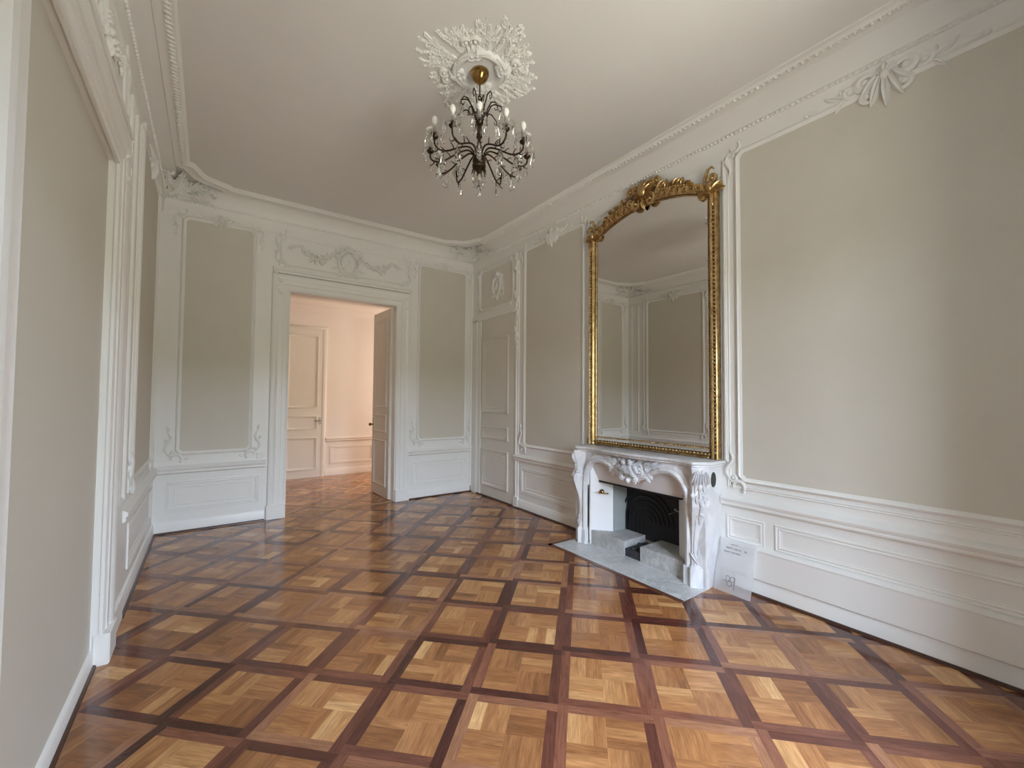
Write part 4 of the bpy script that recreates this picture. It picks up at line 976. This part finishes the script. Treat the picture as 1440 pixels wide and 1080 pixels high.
# ------------------------------------------------------------------ frosted acrylic sign leaning on the wall
sg_y0, sg_y1, base_x, top_x, top_z = 1.828, 1.548, 3.295, 3.418, .385
ax_u = Vector((0, -1, 0)); up = Vector((top_x - base_x, 0, top_z)).normalized(); nz = ax_u.cross(up)
SM = frame((base_x, sg_y0, .004), ax_u, up, nz)
Hs = math.hypot(top_x - base_x, top_z); Ws = sg_y0 - sg_y1
k = MB(); k.bbox((0, 0, -.0025), (Ws, Hs, .0025), .0008)
sign = tag(k.build('acrylic_sign', M_ACRYL, None, SM, (0, 0, 0), 30), 'frosted clear acrylic sheet sign leaning on the wall right of the fireplace', 'sign')
def line(mb, u0, v0, L, h, seed, gaps):
    r = random.Random(seed); u = u0; n = 0
    while u < u0 + L:
        if n in gaps: u += h * gaps[n]
        w_ = h * r.uniform(.45, .75); st = h * .16
        kind = r.randrange(5)
        if kind != 3: mb.box((u, v0, .0026), (u + st, v0 + h, .0036))
        if kind in (0, 2, 3): mb.box((u, v0 + h - st, .0026), (u + w_, v0 + h, .0036))
        if kind in (1, 2, 4): mb.box((u, v0, .0026), (u + w_, v0 + st, .0036))
        if kind in (0, 4): mb.box((u, v0 + h * .45, .0026), (u + w_ * .9, v0 + h * .45 + st, .0036))
        if kind in (2, 3): mb.box((u + w_ * .5 if kind == 3 else u + w_ - st, v0, .0026), (u + (w_ * .5 if kind == 3 else w_ - st) + st, v0 + h, .0036))
        u += w_ + h * .22; n += 1
k = MB(); line(k, .055, Hs - .078, .115, .013, 3, {5: .6}); line(k, .195, Hs - .078, .022, .013, 5, {})
x = k.build('lettering', M_TEXT, sign, None, (0, 0, 0), 0); x['label'] = 'upper line of small dark print'
k = MB(); line(k, .040, Hs - .108, .125, .010, 8, {7: .6}); x = k.build('lettering', M_TEXT, sign, None, (0, 0, 0), 0); x['label'] = 'lower line of small dark print'
k = MB(); line(k, .09, Hs - .045, .05, .006, 9, {}); x = k.build('lettering', M_TEXT, sign, None, (0, 0, 0), 0); x['label'] = 'faint tiny print at the top'
k = MB()
def loop(pts, r=.0017, closed=False):
    k.tube([(u, v, .003) for u, v in pts] + ([(pts[0][0], pts[0][1], .003)] if closed else []), r, 5)
lu, lv = .115, .085
def circ(cu, cv, r, a0, a1, n=18): return [(cu + r * math.cos(math.radians(a0 + (a1 - a0) * i / n)), cv + r * math.sin(math.radians(a0 + (a1 - a0) * i / n))) for i in range(n + 1)]
loop([(lu - .028, lv + .002), (lu - .028, lv + .040)] + circ(lu - .018, lv + .021, .019, 90, -90) + [(lu - .028, lv + .002)])
loop(circ(lu + .020, lv + .021, .018, 90, 440) + [(lu + .038, lv + .038), (lu + .038, lv - .052)])
loop(circ(lu - .038, lv - .016, .018, 20, 160)); loop(circ(lu + .002, lv - .016, .018, 0, 360))
x = k.build('logo', M_TEXT, sign, None, (0, 0, 0), 60); x['label'] = 'dark line logo of linked loops'

# ------------------------------------------------------------------ camera (calibrated from the room's vanishing points)
yaw, pit, rol, fpx = math.radians(35.639), math.radians(1.876), math.radians(.432), 593.75
fw = Vector((math.sin(yaw) * math.cos(pit), math.cos(yaw) * math.cos(pit), math.sin(pit)))
r0 = Vector((math.cos(yaw), -math.sin(yaw), 0)); u0_ = r0.cross(fw)
rt = r0 * math.cos(rol) + u0_ * math.sin(rol); uu = -r0 * math.sin(rol) + u0_ * math.cos(rol)
cd = bpy.data.cameras.new('camera'); cam = bpy.data.objects.new('camera', cd); C.objects.link(cam)
cam.matrix_world = frame((0, 0, 1.5), rt, uu, -fw)
cd.sensor_fit = 'HORIZONTAL'; cd.sensor_width = 36.; cd.lens = fpx / 1440 * 36; cd.clip_start = .02
sc.camera = cam

# ------------------------------------------------------------------ light: overcast sky and garden through the assumed French window
wd = bpy.data.worlds.new('world'); sc.world = wd; wd.use_nodes = True; nt = wd.node_tree
bg = nt.nodes['Background']; tc = nt.nodes.new('ShaderNodeTexCoord'); sx_ = nt.nodes.new('ShaderNodeSeparateXYZ'); rp = nt.nodes.new('ShaderNodeValToRGB'); mr = nt.nodes.new('ShaderNodeMapRange')
nt.links.new(tc.outputs['Generated'], sx_.inputs[0]); nt.links.new(sx_.outputs['Z'], mr.inputs['Value']); mr.inputs['From Min'].default_value = -.6; mr.inputs['From Max'].default_value = 1.
e = rp.color_ramp.elements; e[0].position = 0; e[0].color = (.72, .69, .60, 1); e[1].position = 1; e[1].color = (.50, .62, .84, 1)
for p_, c_ in ((.34, (.36, .36, .31)), (.38, (.18, .19, .11)), (.465, (.20, .22, .13)), (.49, (1.65, 1.95, 2.40)), (.62, (1.30, 1.55, 1.95))):
    x = e.new(p_); x.color = (*c_, 1)
nt.links.new(mr.outputs['Result'], rp.inputs['Fac']); nt.links.new(rp.outputs['Color'], bg.inputs['Color']); bg.inputs['Strength'].default_value = 20.
def area(name, loc, rot, sx__, sy__, power, col, portal=False):
    l = bpy.data.lights.new(name, 'AREA'); l.shape = 'RECTANGLE'; l.size = sx__; l.size_y = sy__; l.energy = power; l.color = col
    o = bpy.data.objects.new(name, l); C.objects.link(o); o.location = loc; o.rotation_euler = rot
    if portal: l.cycles.is_portal = True
    return o
area('assumed_window_portal', ((WX0 + WX1) / 2, YR - .73, (WZ0 + WZ1) / 2), (math.radians(90), 0, 0), WX1 - WX0, WZ1 - WZ0, 1, (1, 1, 1), True).rotation_euler = (math.radians(-90), 0, math.radians(180))  # portal that samples the sky through the assumed window
area('next_room_added_light', (4.28, 7.35, 1.75), (0, math.radians(90), 0), 2.4, 1.5, 42, (1., .80, .66))  # added area light standing in for an assumed unseen window; wall is solid

cy = sc.cycles
cy.max_bounces = 10; cy.diffuse_bounces = 6; cy.glossy_bounces = 5; cy.transmission_bounces = 8; cy.transparent_max_bounces = 8
cy.caustics_reflective = False; cy.caustics_refractive = False; cy.use_denoising = True; cy.sample_clamp_indirect = 6.
vs_ = sc.view_settings; sc.display_settings.display_device = 'sRGB'
vs_.view_transform = 'Standard'; vs_.look = 'None'; vs_.gamma = 1.; vs_.use_curve_mapping = False; vs_.exposure = .35
